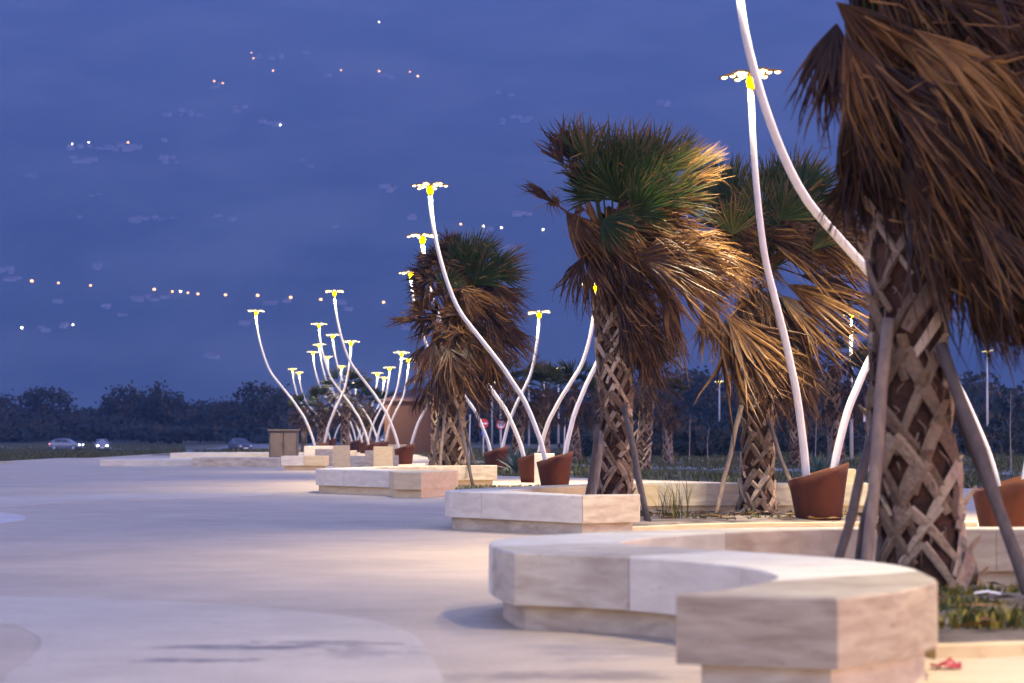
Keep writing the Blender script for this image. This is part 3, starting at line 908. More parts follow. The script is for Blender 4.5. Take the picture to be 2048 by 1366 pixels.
for i, (cx, D, (bl, br), hl, hr, dl, dr, lp, ll, lr) in enumerate(POTS):
    p = pot0 if i == 0 else copy_tree(pot0)
    gx = P(cx, HZ, D)
    p.location = (gx.x, D, 0.0)
    p.rotation_euler = (0, 0, R(-.12, .12))
    tag(p, lp, 'pot', gp)
    for (bx, hp, dd, lb, gg, dy) in ((bl, hl, dl, ll, gl, -0.08), (br, hr, dr, lr, gr_, 0.08)):
        b = P(bx, HZ, D + dy); b.z = 0.55
        if i == 0 and hp is hr: b.x = gx.x + 0.17
        h = P(hp[0], hp[1], D + dd + dy)
        lamp_post(b, h, lb, gg, seed=i * 2 + (dy > 0), light=True, n=14 if i < 6 else 8)

# off-frame pots of the same row to the right of the viewer; they light the foreground
for (x, y, lb) in ((7.3, 24.8, 'rust pot outside the right edge beside the biggest palm'), (6.9, 14.6, 'rust pot outside the right edge nearest the viewer')):
    p = copy_tree(pot0); p.location = (x, y, 0); tag(p, lb, 'pot', gp)
    lamp_post(Vector((x - .13, y, .55)), Vector((x - 2.7, y - .4, 6.9)), 'tall lamp of the ' + lb.replace('rust ', ''), gl, seed=int(x * 3 + y))
    lamp_post(Vector((x + .13, y, .55)), Vector((x + 1.3, y + .3, 5.6)), 'short lamp of the ' + lb.replace('rust ', ''), gr_, seed=int(x * 5 + y))

gs = 'straight white lamps by the road'
for k, (px, py, D, lb) in enumerate([(1088, 742, 255, 'straight road lamp standing left of the right-leaning pole'), (1117, 737, 245, 'straight road lamp just right of another one behind the curved pole'),
        (1058, 751, 262, 'straight road lamp with a low head behind the crossing poles'), (1001, 758, 290, 'straight road lamp behind the round speed limit sign'), (984, 764, 300, 'straight road lamp behind the no-entry sign'),
        (1439, 763, 307, 'lone straight lamp before the dark hill, left of the golden palm'), (1703, 630, 133, 'straight lamp behind the golden palm leaves on the right'), (1975, 702, 190, 'straight lamp right of the biggest trunk')]):
    b = P(px, HZ, D); b.z = zground(b.x, D)
    lamp_post(b, P(px, py, D), lb, gs, seed=50 + k, light=(D < 150), straight=True, n=8, r0=0.09, r1=0.06, sc=1.35 if D > 200 else 1.0)

for o in list(HD.values()):
    bpy.data.objects.remove(o)

# ------------------------------------------------------------------ palms
WIND = Vector((0.75, 0.05, -0.5))
WIND2 = Vector((0.50, 0.05, -0.85))
def fan(mb, hub, A, N, Rr, spread, kind, rnd, seg=26, sub=7, droop=0.35, cup=0.15, fold=0.5, curl=0.25, tint0=0.4, unit=0.45, wind=WIND, wscale=1.0):
    """fan leaf: pleated segments around hub; A centre direction, N leaf normal"""
    A = A.normalized(); N = (N - A * N.dot(A)).normalized(); S = N.cross(A)
    dphi = 2 * spread / seg
    ph0 = rnd.uniform(0, 50)
    for i in range(seg):
        ph = -spread + dphi * (i + .5) + rnd.uniform(-.4, .4) * dphi
        pleat = 0.05 if i % 2 else -0.05
        d = A * cos(ph) + S * sin(ph) + N * (cup * (1 - cos(ph)) * 1.5 + pleat + rnd.uniform(-.05, .05))
        d.normalize()
        L = Rr * (0.74 + 0.26 * cos(ph * 0.8)) * rnd.uniform(0.80, 1.10)
        side = N.cross(d).normalized()
        nn = d.cross(side)
        q = ph0 + i * 0.28
        crl = Vector((noise.noise(Vector((q, 1, 0))), noise.noise(Vector((q, 7, 3))), noise.noise(Vector((q, 3, 9))))) * 2.6 + Vector((rnd.gauss(0, .5), rnd.gauss(0, .5), rnd.gauss(0, .5)))
        crl = crl * curl
        crl2 = Vector((rnd.gauss(0, 1), rnd.gauss(0, 1), rnd.gauss(-.3, 1))) * curl
        twist = rnd.gauss(0, 1.6 if kind else .8)
        wav = rnd.uniform(.02, .07) * (1 if kind else .3); wph = rnd.uniform(0, 6.28)
        dr = droop * rnd.uniform(0.6, 1.4)
        hwmax = max(L * unit * math.tan(min(dphi, .5) * 0.62), Rr * (0.024 if kind else 0.015)) * wscale
        vs = []
        for k in range(sub + 1):
            t = k / sub
            p = hub + d * (L * t) + wind * (dr * L * t ** (2.4 if kind == 0 else 1.9)) + crl * (L * 0.5 * max(0, t - .35) ** 1.5) + crl2 * (L * 0.9 * max(0, t - .7) ** 1.4) + side * (wav * L * sin(wph + t * 7) * t)
            if t <= unit: hw = hwmax * (0.25 + 0.75 * t / unit)
            else: hw = hwmax * (1 - (t - unit) / (1 - unit)) ** 0.75 + 0.0012
            a = twist * max(0, t - .3)
            sd = side * cos(a) + nn * sin(a)
            up = nn * cos(a) - side * sin(a)
            vs.append(p - sd * hw); vs.append(p + up * hw * fold); vs.append(p + sd * hw)
        ts = tint0 + rnd.uniform(-.20, .20) + (0.08 if i % 2 else -0.08)
        o = len(mb.v)
        mb.v.extend([tuple(v) for v in vs])
        for k in range(sub):
            b = 3 * k + o
            tt = ts + (0.42 * ((k + 1) / sub) ** 3 if kind == 0 else 0.42 * ((k + .5) / sub - .45))
            for f in ((b, b + 1, b + 4, b + 3), (b + 1, b + 2, b + 5, b + 4)):
                mb.f.append(f); mb.m.append(0); mb.t.append(tt)

def petiole(mb, a, b, sag, rnd, r=0.014, tint=0.7):
    mid = (a + b) / 2 + Vector((0, 0, sag))
    pts = [a, a.lerp(mid, .6) + (mid - a.lerp(b, .5)) * .15, mid, mid.lerp(b, .55), b]
    mb.tube(pts, [r * 1.6, r * 1.3, r, r * .9, r * .8], n=5, tint=tint)

def make_trunk(parent, base, top, w0, w1, seed, rows=None, ang_n=6, detail=True):
    rnd = random.Random(seed)
    H = top.z
    mb = MB()
    n = 20; rings = 16
    vs = []
    def ctr(z):
        t = z / H
        return Vector((top.x * t + 0.03 * sin(z * 2.1 + seed), top.y * t + 0.03 * cos(z * 1.7), z))
    def rad(z):
        t = z / H
        return (w0 + (w1 - w0) * t) / 2 * (1 + 0.20 * max(0, 1 - z / 0.35)) * (1 + 0.04 * sin(z * 5 + seed))
    for i in range(rings + 1):
        z = H * i / rings; c = ctr(z)
        for k in range(n):
            a = 2 * pi * k / n
            r = rad(z) * 0.86 * (1 + 0.06 * noise.noise(Vector((cos(a) * 2, sin(a) * 2, z * 3 + seed))))
            vs.append(c + Vector((cos(a) * r, sin(a) * r, -0.03 if i == 0 else 0)))
    fs = [(i * n + k, i * n + (k + 1) % n, (i + 1) * n + (k + 1) % n, (i + 1) * n + k) for i in range(rings) for k in range(n)]
    fs.append(tuple(range(rings * n, rings * n + n)))
    mb.add(vs, fs, 0)
    # split leaf bases: criss-crossing straps with a stub at the crossing
    dz = w0 * 0.46
    z = 0.08; row = 0
    while z < H - 0.05:
        for k in range(ang_n):
            th = 2 * pi * (k + (row % 2) * 0.5) / ang_n + rnd.uniform(-.3, .3)
            zz = z + rnd.uniform(-.09, .09)
            tn = rnd.uniform(.15, .95)
            for s_ in (-1, 1):
                if rnd.random() < 0.15: continue
                m = 6; vv = []
                span = (2 * pi / ang_n) * rnd.uniform(.75, 1.15); drop = dz * rnd.uniform(1.1, 1.9)
                lift = rnd.uniform(.0, .035) * w0 / .55
                wv = rnd.uniform(.024, .062) * w0 / .55
                for j in range(m):
                    t = j / (m - 1)
                    a = th + s_ * span * (t ** 0.9)
                    zc = zz - drop * t
                    if zc < 0.0: zc = 0.0 + 0.01 * j
                    c = ctr(min(H, zc)); r = rad(min(H, zc)) * 0.90 + lift * (1 - t) ** 1.3 + 0.012
                    hw = wv * (1.15 - 0.5 * t)
                    rd = Vector((cos(a), sin(a), 0)); tg = Vector((-sin(a), cos(a), 0))
                    ax = (tg * s_ * (r * span) + Vector((0, 0, -drop))).normalized()
                    pr = ax.cross(rd)
                    q = c + rd * r
                    vv += [q - pr * hw, q - pr * hw * .6 + rd * 0.030, q + pr * hw * .6 + rd * 0.012, q + pr * hw, q - rd * 0.03]
                ff = []
                for j in range(m - 1):
                    for e in range(5):
                        e2 = (e + 1) % 5
                        ff.append((j * 5 + e, j * 5 + e2, (j + 1) * 5 + e2, (j + 1) * 5 + e))
                ff.append((4, 3, 2, 1, 0)); ff.append(tuple((m - 1) * 5 + e for e in range(5)))
                mb.add(vv, ff, 1, tn + rnd.uniform(-.25, .15))
            if rnd.random() < .45:      # broken petiole stub
                c = ctr(min(H, zz)); r = rad(min(H, zz)); rd = Vector((cos(th), sin(th), 0)); tg = Vector((-sin(th), cos(th), 0))
                L = rnd.uniform(.05, .16) * w0 / .55
                q0 = c + rd * r * .85; q1 = c + rd * (r + 0.035 + L * .4) + Vector((0, 0, L))
                hw = .045 * w0 / .55
                vv = [q0 - tg * hw, q0 + tg * hw, q0 + rd * .03 + Vector((0, 0, -.05)), q1 - tg * hw * .7, q1 + tg * hw * .7, q1 + rd * .015]
                mb.add(vv, [(0, 3, 4, 1), (1, 4, 5, 2), (2, 5, 3, 0), (3, 5, 4), (0, 1, 2)], 1, tn)
        z += dz * rnd.uniform(.85, 1.1); row += 1
    for _ in range(int(260 * w0 / .55)):      # hanging brown fibres between the leaf bases
        th = rnd.uniform(0, 2 * pi); z = rnd.uniform(.15, H); rd = Vector((cos(th), sin(th), 0)); tg = Vector((-sin(th), cos(th), 0))
        p0 = ctr(z) + rd * (rad(z) * .92); L = rnd.uniform(.06, .22)
        p1 = p0 + rd * rnd.uniform(.01, .05) + tg * rnd.uniform(-.06, .06) - Vector((0, 0, L * .5)); p2 = p1 + tg * rnd.uniform(-.05, .05) - Vector((0, 0, L * .5)) + rd * rnd.uniform(-.01, .03)
        w_ = rnd.uniform(.004, .012)
        mb.add([p0 - tg * w_, p0 + tg * w_, p1 + tg * w_ * .8, p1 - tg * w_ * .8, p2], [(0, 1, 2, 3), (3, 2, 4)], 1, rnd.uniform(-.1, .6))
    return mb.obj('trunk', [M['trunk_core'], M['boot']], parent, tint=True)

def img_dir(ang, dep=0.0):
    return Vector((cos(radians(ang)), dep, sin(radians(ang)))).normalized()

def palm(name, basepx, basepy_D, topc, w0, w1, leaves, fills, label, seed, scl, seg=26, crown_axis=None):
    """leaves: list of (hub px, hub py, angle, radius px, spread deg, kind, depth offset m, depth tilt, droop, tint)"""
    rnd = random.Random(seed)
    D = basepy_D
    b = P(basepx, HZ, D); b.z = 0.05 if D < 70 else 0.0
    root = empty(name, b)
    top = P(topc[0], topc[1], D) - b
    make_trunk(root, b, top, w0, w1, seed)
    g = MB(); br = MB()
    apex = top + Vector((0, 0, 0.35))
    px = D / F
    for (hx, hy, ang, Rp, sp, kind, dd, tilt, droop, tn) in leaves + fills(rnd):
        hub = P(hx, hy, D + dd) - b
        A = img_dir(ang, tilt)
        # leaf normal faces up/outward with random roll so the pleats catch light
        side = Vector((0, 1, 0)).cross(A)
        N = Vector((0, -1, 0)) * rnd.uniform(.6, 1.0) + side * rnd.uniform(-.5, .5) + Vector((0, 0, rnd.uniform(-.1, .5)))
        mbx = g if kind == 0 else br
        fan(mbx, hub, A, N, Rp * px, radians(sp), kind, rnd, seg=max(18, int(seg * (0.75 + sp / 90.0))), droop=droop if kind == 0 else droop * 2.2 + .12, wind=WIND if kind == 0 else WIND2, curl=0.12 if kind == 0 else 0.46, tint0=tn,
            unit=0.5 if kind == 0 else 0.42, cup=0.25 if kind else 0.12, wscale=1.15 if kind == 0 else 0.95)
        z_at = max(top.z * 0.80, min(apex.z, hub.z - 0.1 if kind == 0 else hub.z + 0.15))
        a0 = Vector((top.x, top.y, z_at)) + (hub - Vector((top.x, top.y, hub.z))).normalized() * 0.10
        petiole(mbx, a0, hub, 0.12 if kind else 0.02, rnd, tint=0.55 if kind == 0 else 0.75)
        # loose threads streaming from the blade
        if kind == 1 or rnd.random() < .4:
            for _ in range(5):
                d = (A + Vector((rnd.gauss(0, .35), rnd.gauss(0, .35), rnd.gauss(0, .3)))).normalized()
                L = Rp * px * rnd.uniform(.5, 1.0)
                p0 = hub + d * L * .5
                c1 = p0 + d * L * .35 + WIND * L * .15
                c2 = c1 + WIND * L * .2 + Vector((rnd.gauss(0, .07), rnd.gauss(0, .07), rnd.gauss(0, .07)))
                wdt = 0.005 + 0.00008 * D
                up = Vector((0, 0, wdt))
                br.add([p0 - up, p0 + up, c1 + up * .8, c1 - up * .8, c2], [(0, 1, 2, 3), (3, 2, 4)], 0, rnd.uniform(.7, 1.0))
    g.obj('fronds', M['green'], root, tint=True)
    br.obj('dry_skirt', M['brown'], root, tint=True)
    tag(root, label, 'palm tree', 'palm trees along the promenade')
    return root

def rnd_leaf(rnd, x, y, ang, Rp, sp, kind, dmax, tn, droop=(.1, .5)):
    return (x, y, ang, Rp, sp, kind, rnd.uniform(-dmax, dmax * .7), rnd.uniform(-.5, .5), rnd.uniform(*droop), tn + rnd.uniform(-.15, .15))

# middle palm
L2 = [(1138, 322, 108, 112, 30, 1, 0, -.1, .05, .25), (1150, 330, 92, 112, 26, 1, .2, 0, .05, .30), (1128, 330, 122, 85, 24, 1, -.3, 0, .05, .2), (1180, 335, 100, 112, 40, 0, -.2, -.1, .05, .35),
      (1225, 340, 84, 112, 52, 0, .1, 0, .05, .45), (1268, 342, 78, 118, 50, 0, -.1, .1, .05, .5), (1310, 345, 62, 112, 46, 0, 0, 0, .08, .45), (1335, 350, 45, 112, 26, 0, .2, 0, .05, .5),
      (1352, 362, 38, 112, 15, 0, -.2, -.1, .05, .65), (1330, 385, 25, 130, 12, 0, .1, -.1, .05, .75), (1240, 400, 95, 105, 80, 0, -.7, -.6, .05, .12), (1195, 395, 120, 100, 75, 0, -.5, -.4, .05, .15),
      (1290, 395, 65, 105, 75, 0, -.6, -.5, .05, .12), (1340, 405, 20, 95, 50, 0, -.3, -.2, .1, .35), (1225, 380, 90, 115, 75, 0, -.3, -.8, .05, .2), (1270, 430, 40, 90, 70, 0, -.9, -.6, .05, .1),
      (1250, 370, 88, 120, 70, 0, .7, .3, .05, .3), (1165, 375, 110, 85, 45, 1, -.5, -.2, .1, .15), (1205, 440, -30, 85, 60, 0, -.9, -.6, .2, .2),
      (1112, 408, 146, 88, 9, 1, -.2, 0, .0, .3), (1120, 415, 130, 70, 22, 1, -.1, 0, .3, .6),
      (1132, 425, -48, 95, 40, 1, -.3, -.2, .3, .45), (1170, 420, 160, 60, 40, 1, -.4, -.3, .4, .5), (1290, 440, 25, 105, 22, 1, -.6, -.2, .15, .35),
      (1165, 515, -112, 98, 34, 1, -.5, -.2, .05, .25), (1180, 520, -80, 90, 30, 1, -.4, -.2, .15, .4), (1328, 572, -82, 145, 11, 1, -.3, 0, .02, .45),
      (1310, 560, -70, 60, 18, 1, -.3, 0, .1, .4), (1345, 575, -88, 130, 7, 1, .1, 0, .0, .5)]
def F2(rnd):
    out = []
    for _ in range(34):   # dry leaves streaming to the right
        x = rnd.uniform(1225, 1375); y = 425 + (x - 1225) * 0.25 + rnd.uniform(0, 95)
        out.append(rnd_leaf(rnd, x, y, rnd.uniform(-32, 38), rnd.uniform(80, 125), rnd.uniform(20, 46), 1, .7, .5, (.05, .3)))
    for _ in range(18):   # left side drooping
        out.append(rnd_leaf(rnd, rnd.uniform(1150, 1235), rnd.uniform(410, 470), rnd.uniform(-70, -10), rnd.uniform(70, 110), rnd.uniform(15, 35), 1, .7, .4))
    for _ in range(44):   # skirt around the trunk
        y = rnd.uniform(500, 655)
        x = rnd.uniform(1205, 1258) + (y - 500) * .24
        out.append(rnd_leaf(rnd, x, y, rnd.uniform(-92, -62), rnd.uniform(85, 120), rnd.uniform(12, 26), 1, .45, .22, (.02, .14)))
    for _ in range(16):
        x = rnd.uniform(1160, 1350)
        out.append(rnd_leaf(rnd, x, rnd.uniform(340, 430), 90 + (1245 - x) * .5 + rnd.uniform(-30, 30), rnd.uniform(80, 105), rnd.uniform(45, 75), 0, .9, .2, (.05, .2)))
    return out
palm('palm_tree', 1232, 38.0, (1222, 560), 0.46, 0.40, L2, F2, 'middle palm with green top leaves and dry leaves blown to the right', 11, 1.0)

# golden-lit palm
L3 = [(1462, 405, 105, 105, 34, 0, -.4, -.2, .05, .3), (1470, 400, 75, 100, 40, 0, .2, .1, .05, .4), (1545, 400, 92, 110, 44, 0, .5, .2, .05, .3), (1580, 395, 75, 115, 44, 0, .5, .3, .05, .3),
      (1600, 400, 62, 110, 36, 0, -.2, 0, .05, .35), (1655, 430, 38, 90, 26, 0, -.3, -.1, .1, .4), (1465, 470, 85, 95, 60, 0, -1.2, -.3, .05, .45), (1520, 430, 120, 100, 60, 0, -.9, -.4, .05, .35), (1560, 440, 60, 100, 60, 0, -1.0, -.4, .05, .35), (1625, 500, 50, 80, 40, 0, -.9, -.3, .05, .45),
      (1600, 470, 25, 100, 34, 0, -.2, -.2, .1, .3), (1480, 450, 130, 90, 40, 0, -.2, -.1, .05, .25),
      (1456, 636, -58, 175, 27, 1, -1.25, -.1, .0, .50), (1450, 640, -80, 165, 22, 1, -1.1, -.1, .0, .42), (1462, 632, -36, 150, 20, 1, -1.15, 0, .0, .45), (1415, 600, -98, 100, 16, 1, -.2, 0, .02, .5), (1425, 608, -80, 110, 14, 1, -.3, 0, .02, .5),
      (1575, 570, -22, 165, 26, 1, -.4, -.2, .12, .5), (1560, 590, -40, 150, 30, 1, -.5, -.2, .1, .5), (1600, 550, -12, 150, 20, 1, -.2, -.1, .12, .45), (1610, 470, -8, 110, 28, 1, -.5, -.2, .2, .6),
      (1600, 510, 10, 110, 20, 1, -.4, -.2, .2, .6), (1495, 500, -120, 90, 30, 1, -.5, -.2, .1, .6)]
def F3(rnd):
    out = []
    for _ in range(34):
        x = rnd.uniform(1410, 1660); y = rnd.uniform(405, 510)
        a = -5 + rnd.uniform(-30, 35) if x > 1520 else rnd.uniform(-80, 40)
        out.append(rnd_leaf(rnd, x, y, a, rnd.uniform(70, 115), rnd.uniform(14, 32), 1, .7, .55, (.05, .3)))
    for _ in range(44):
        out.append(rnd_leaf(rnd, rnd.uniform(1475, 1585), rnd.uniform(560, 710), rnd.uniform(-88, -56), rnd.uniform(90, 125), rnd.uniform(12, 26), 1, .40, .38, (.02, .14)))
    for _ in range(18):
        x = rnd.uniform(1430, 1670)
        out.append(rnd_leaf(rnd, x, rnd.uniform(380, 470), 90 + (1540 - x) * .5 + rnd.uniform(-30, 30), rnd.uniform(70, 95), rnd.uniform(45, 75), 0, .9, .25, (.05, .2)))
    return out
palm('palm_tree', 1514, 40.9, (1506, 600), 0.50, 0.42, L3, F3, 'golden-lit palm with a big hanging fan leaf, right of centre', 12, 1.0)

# left (double trunk) palm
LL = [(925, 525, 84, 68, 40, 0, 0, 0, .05, .3), (950, 520, 66, 72, 36, 0, .3, 0, .05, .3), (975, 550, 38, 95, 18, 0, 0, 0, .08, .55), (965, 560, 22, 90, 22, 0, -.4, 0, .1, .5),
      (905, 510, 100, 65, 30, 1, 0, 0, .2, .5), (940, 550, 110, 80, 50, 0, -.6, -.3, .05, .2), (985, 590, 5, 75, 14, 0, .2, 0, .05, .35), (950, 570, 60, 90, 60, 0, -.6, -.4, .05, .2),
      (860, 570, 150, 62, 10, 1, 0, 0, .0, .3), (840, 640, 176, 72, 9, 1, -.2, 0, .02, .45), (868, 682, -105, 90, 36, 1, -.6, -.2, .05, .3), (880, 690, -60, 95, 40, 1, -.7, -.3, .05, .3),
      (850, 690, -125, 60, 22, 1, -.3, 0, .0, .2), (900, 690, -85, 100, 40, 1, -.8, -.3, .05, .35), (1000, 640, -40, 80, 18, 1, 0, 0, .1, .35)]
def FL(rnd):
    out = []
    for _ in range(20):
        out.append(rnd_leaf(rnd, rnd.uniform(848, 880), rnd.uniform(525, 655), rnd.uniform(110, 215), rnd.uniform(45, 62), rnd.uniform(25, 45), 1, .5, .3, (.0, .15)))
    for _ in range(6):
        out.append(rnd_leaf(rnd, rnd.uniform(888, 915), rnd.uniform(500, 520), rnd.uniform(85, 135), rnd.uniform(50, 66), rnd.uniform(25, 45), 1, .4, .2, (.0, .1)))
    for _ in range(34):
        out.append(rnd_leaf(rnd, rnd.uniform(850, 950), rnd.uniform(520, 670), rnd.choice([rnd.uniform(120, 200), rnd.uniform(-70, 10)]), rnd.uniform(50, 72), rnd.uniform(18, 38), 1, .9, .45, (.1, .5)))
    for _ in range(22):
        y = rnd.uniform(560, 680)
        out.append(rnd_leaf(rnd, rnd.uniform(940, 992), y, rnd.uniform(-45, 0), rnd.uniform(55, 80), rnd.uniform(14, 30), 1, .8, .3, (.05, .25)))
    for _ in range(46):
        out.append(rnd_leaf(rnd, rnd.uniform(868, 980), rnd.uniform(620, 745), rnd.uniform(-100, -60), rnd.uniform(60, 92), rnd.uniform(14, 28), 1, .6, .28, (.02, .12)))
    for _ in range(16):
        out.append(rnd_leaf(rnd, rnd.uniform(890, 1000), rnd.uniform(505, 580), rnd.uniform(20, 130), rnd.uniform(50, 70), rnd.uniform(40, 70), 0, .9, .15, (.05, .2)))
    return out
palm('palm_tree', 900, 65.0, (912, 680), 0.62, 0.52, LL, FL, 'dark wind-ruffled palm left of centre with two trunks showing', 13, 1.0, seg=20)

# biggest palm, nearest
LN = [(1672, 48, -102, 190, 36, 1, -.1, -.1, .02, .3), (1660, 60, -84, 190, 30, 1, .1, 0, .04, .35), (1690, 20, -60, 200, 30, 1, -.5, -.2, .15, .4), (1700, 340, -110, 120, 26, 1, .2, 0, .02, .3),
      (1720, 300, -95, 170, 24, 1, 0, -.1, .03, .3), (1790, 60, -40, 260, 22, 1, -.8, -.2, .1, .6), (1830, 60, -30, 240, 18, 1, -.9, -.2, .15, .8)]
def FN(rnd):
    out = []
    for _ in range(105):
        x = rnd.uniform(1670, 2160); y = rnd.uniform(-160, 330)
        if y > 40 + (x - 1640) * 0.9 + 60: y = rnd.uniform(-120, 150)
        a = -46 + rnd.uniform(-26, 26) - (20 if x < 1760 else 0) * rnd.random()
        out.append(rnd_leaf(rnd, x, y, a, rnd.uniform(150, 230), rnd.uniform(14, 34), 1, 1.0, .33, (.05, .3)))
    for _ in range(16):
        x = rnd.uniform(1672, 1800)
        out.append(rnd_leaf(rnd, x, rnd.uniform(140, 330) + (x - 1672) * .3, rnd.uniform(-86, -58), rnd.uniform(130, 180), rnd.uniform(12, 24), 1, .5, .2, (.02, .16)))
    for _ in range(70):
        x = rnd.uniform(1790, 2120); y = rnd.uniform(220, 440) + (x - 1790) * .36
        out.append(rnd_leaf(rnd, x, y, rnd.uniform(-84, -50), rnd.uniform(150, 215), rnd.uniform(10, 22), 1, .8, .28, (.02, .16)))
    for _ in range(26):
        x = rnd.uniform(1900, 2130)
        out.append(rnd_leaf(rnd, x, rnd.uniform(430, 520) + (x - 1900) * .4, rnd.uniform(-80, -45), rnd.uniform(110, 170), rnd.uniform(12, 26), 1, .7, .22, (.02, .16)))
    for _ in range(26):
        x = rnd.uniform(1700, 2150)
        out.append(rnd_leaf(rnd, x, rnd.uniform(-240, -80), 90 + (1900 - x) * .25 + rnd.uniform(-25, 25), rnd.uniform(200, 280), 40, 0, 1.0, .35, (.05, .2)))
    return out
palm('palm_tree', 1846, 20.6, (1806, 390), 0.66, 0.54, LN, FN, 'biggest and nearest palm with a shaggy brown skirt at the right edge', 14, 1.0, seg=34)

# slim second trunk just behind the left palm
tr = empty('palm_tree', (P(872, HZ, 71).x, 71, 0))
make_trunk(tr, None, Vector((0.15, 0, 2.6)), 0.42, 0.36, 31)
def simple_crown(parent, zc, Rm, seed, ng=16, nb=34, seg=14, skirt=1.0, sub=4):
    rnd = random.Random(seed)
    g = MB(); b = MB()
    for k in range(ng):
        el = rnd.uniform(.1, 1.35); az = rnd.uniform(0, 2 * pi)
        A = Vector((cos(az) * cos(el), sin(az) * cos(el), sin(el)))
        hub = Vector((0, 0, zc)) + A * Rm * .45
        N = Vector((0, 0, 1)) + Vector((rnd.gauss(0, .4), rnd.gauss(0, .4), 0))
        if abs(N.normalized().dot(A)) > .95: N = Vector((1, 0, 0))
        fan(g, hub, A, N, Rm * rnd.uniform(.5, .65), radians(rnd.uniform(45, 75)), 0, rnd, seg=seg, sub=sub, droop=.2, curl=.1, tint0=.35, unit=.5)
        petiole(g, Vector((0, 0, zc - .2)), hub, 0.03, rnd)
    for k in range(nb):
        el = rnd.uniform(-1.35, .05); az = rnd.uniform(0, 2 * pi)
        A = Vector((cos(az) * cos(el), sin(az) * cos(el), sin(el)))
        zz = zc - rnd.uniform(0, skirt)
        o = Vector((cos(az) * Rm * .38 * cos(el * .6), sin(az) * Rm * .38 * cos(el * .6), zz + sin(el) * Rm * .1))
        fan(b, o, A, Vector((cos(az), sin(az), .6)), Rm * rnd.uniform(.40, .6), radians(rnd.uniform(20, 42)), 1, rnd, seg=seg, sub=sub, droop=.3, curl=.35, tint0=rnd.uniform(.2, .5), unit=.4)
        petiole(b, Vector((0, 0, zz + .1)), o, 0.05, rnd)
    g.obj('fronds', M['green'], parent, tint=True)
    b.obj('dry_skirt', M['brown'], parent, tint=True)
simple_crown(tr, 3.3, 1.25, 77, 0, 30)
tag(tr, 'thin second trunk hidden close behind the dark wind-ruffled palm', 'palm tree', 'palm trees along the promenade')

# background palms: two prototypes, copied
def proto_palm(seed, H, Rm, skirt):
    r = empty('palm_tree', (0, 0, 0))
    make_trunk(r, None, Vector((0.1, 0, H - .3)), 0.46, 0.38, seed, ang_n=5)
    simple_crown(r, H, Rm, seed + 1, 18, 38, skirt=skirt)
    return r
PP = [proto_palm(41, 3.5, 1.5, 1.3), proto_palm(43, 3.1, 1.35, 1.0)]
used = [False, False]
for (px, D, sc, which, rz, lb) in [
    (1035, 104, 0.92, 0, .3, 'far palm behind the rust pot on the grass edge'),
    (1090, 112, 0.98, 1, 2.0, 'far palm seen between the crossing curved poles'),
    (1150, 118, 0.95, 0, 4.0, 'far palm just left of the middle palm trunk'),
    (1195, 128, 0.92, 1, 5.0, 'far palm half hidden by the middle palm trunk'),
    (1288, 92, 1.05, 0, 1.0, 'far palm with a bare grey trunk right of the middle palm'),
    (1337, 112, 0.86, 1, 2.6, 'small dark far palm with a green tuft, right of the middle palm'),
    (1672, 84, 1.05, 0, 3.3, 'dark palm between the golden-lit palm and the biggest trunk'),
    (1740, 96, 1.02, 1, 0.4, 'dark palm partly behind the biggest trunk'),
    (1590, 105, 0.9, 0, 1.9, 'dark palm behind the large rust pot'),
    (690, 150, 1.05, 0, 5.5, 'brown far palm with a thick trunk in the lamp cluster'),
    (640, 165, 0.98, 1, 0.9, 'brown far palm at the left of the lamp cluster'),
    (738, 172, 1.0, 1, 3.9, 'brown far palm at the right of the lamp cluster'),
    (608, 185, 0.85, 0, 2.3, 'slim far palm right of the grey cabinet'),
    (776, 190, 0.9, 0, 4.4, 'farthest palm beside the brown hut')]:
    if not used[which]: o = PP[which]; used[which] = True
    else: o = copy_tree(PP[which])
    gx = P(px, HZ, D)
    o.location = (gx.x, D, zground(gx.x, D) - 0.02 if gx.x > -3 or D > 110 else 0); o.rotation_euler = (0, 0, rz); o.scale = (sc, sc, sc)
    tag(o, lb, 'palm tree', 'palm trees along the promenade')

# wooden props leaning on the palms
def stake(p0, p1, r, dark, label):
    d = p1 - p0
    root = p0
    mb = MB(); rnd = random.Random(int(p0.x * 1000) % 9999)
    pts = [d * t + Vector((rnd.uniform(-.015, .015), rnd.uniform(-.01, .01), 0)) * (1 if 0 < t < 1 else 0) for t in (0, .2, .4, .6, .8, 1)]
    mb.tube(pts, [r * rnd.uniform(.9, 1.1) for _ in pts], n=8)
    o = mb.obj('wooden_prop', M['stake_dark' if dark else 'stake'], smooth_=True)
    o.location = p0
    tag(o, label, 'tree prop', 'wooden props leaning on the palms')
def stk(x0, y0, D0, x1, y1, D1, r, dark, label):
    a = P(x0, y0, D0); a.z = min(a.z, 0.06)
    stake(a, P(x1, y1, D1), r, dark, label)
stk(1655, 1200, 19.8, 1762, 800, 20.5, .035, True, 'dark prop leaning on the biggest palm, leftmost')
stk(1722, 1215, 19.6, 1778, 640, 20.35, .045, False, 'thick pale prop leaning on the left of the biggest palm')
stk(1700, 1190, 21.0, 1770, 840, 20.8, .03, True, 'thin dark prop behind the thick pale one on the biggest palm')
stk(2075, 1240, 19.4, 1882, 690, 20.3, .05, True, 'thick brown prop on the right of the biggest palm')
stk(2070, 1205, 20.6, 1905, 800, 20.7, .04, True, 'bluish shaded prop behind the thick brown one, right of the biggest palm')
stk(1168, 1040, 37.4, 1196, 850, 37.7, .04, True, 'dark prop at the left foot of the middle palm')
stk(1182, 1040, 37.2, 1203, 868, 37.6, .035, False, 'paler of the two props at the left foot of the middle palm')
stk(1298, 1052, 36.8, 1248, 815, 37.7, .045, True, 'long prop at the right of the middle palm')
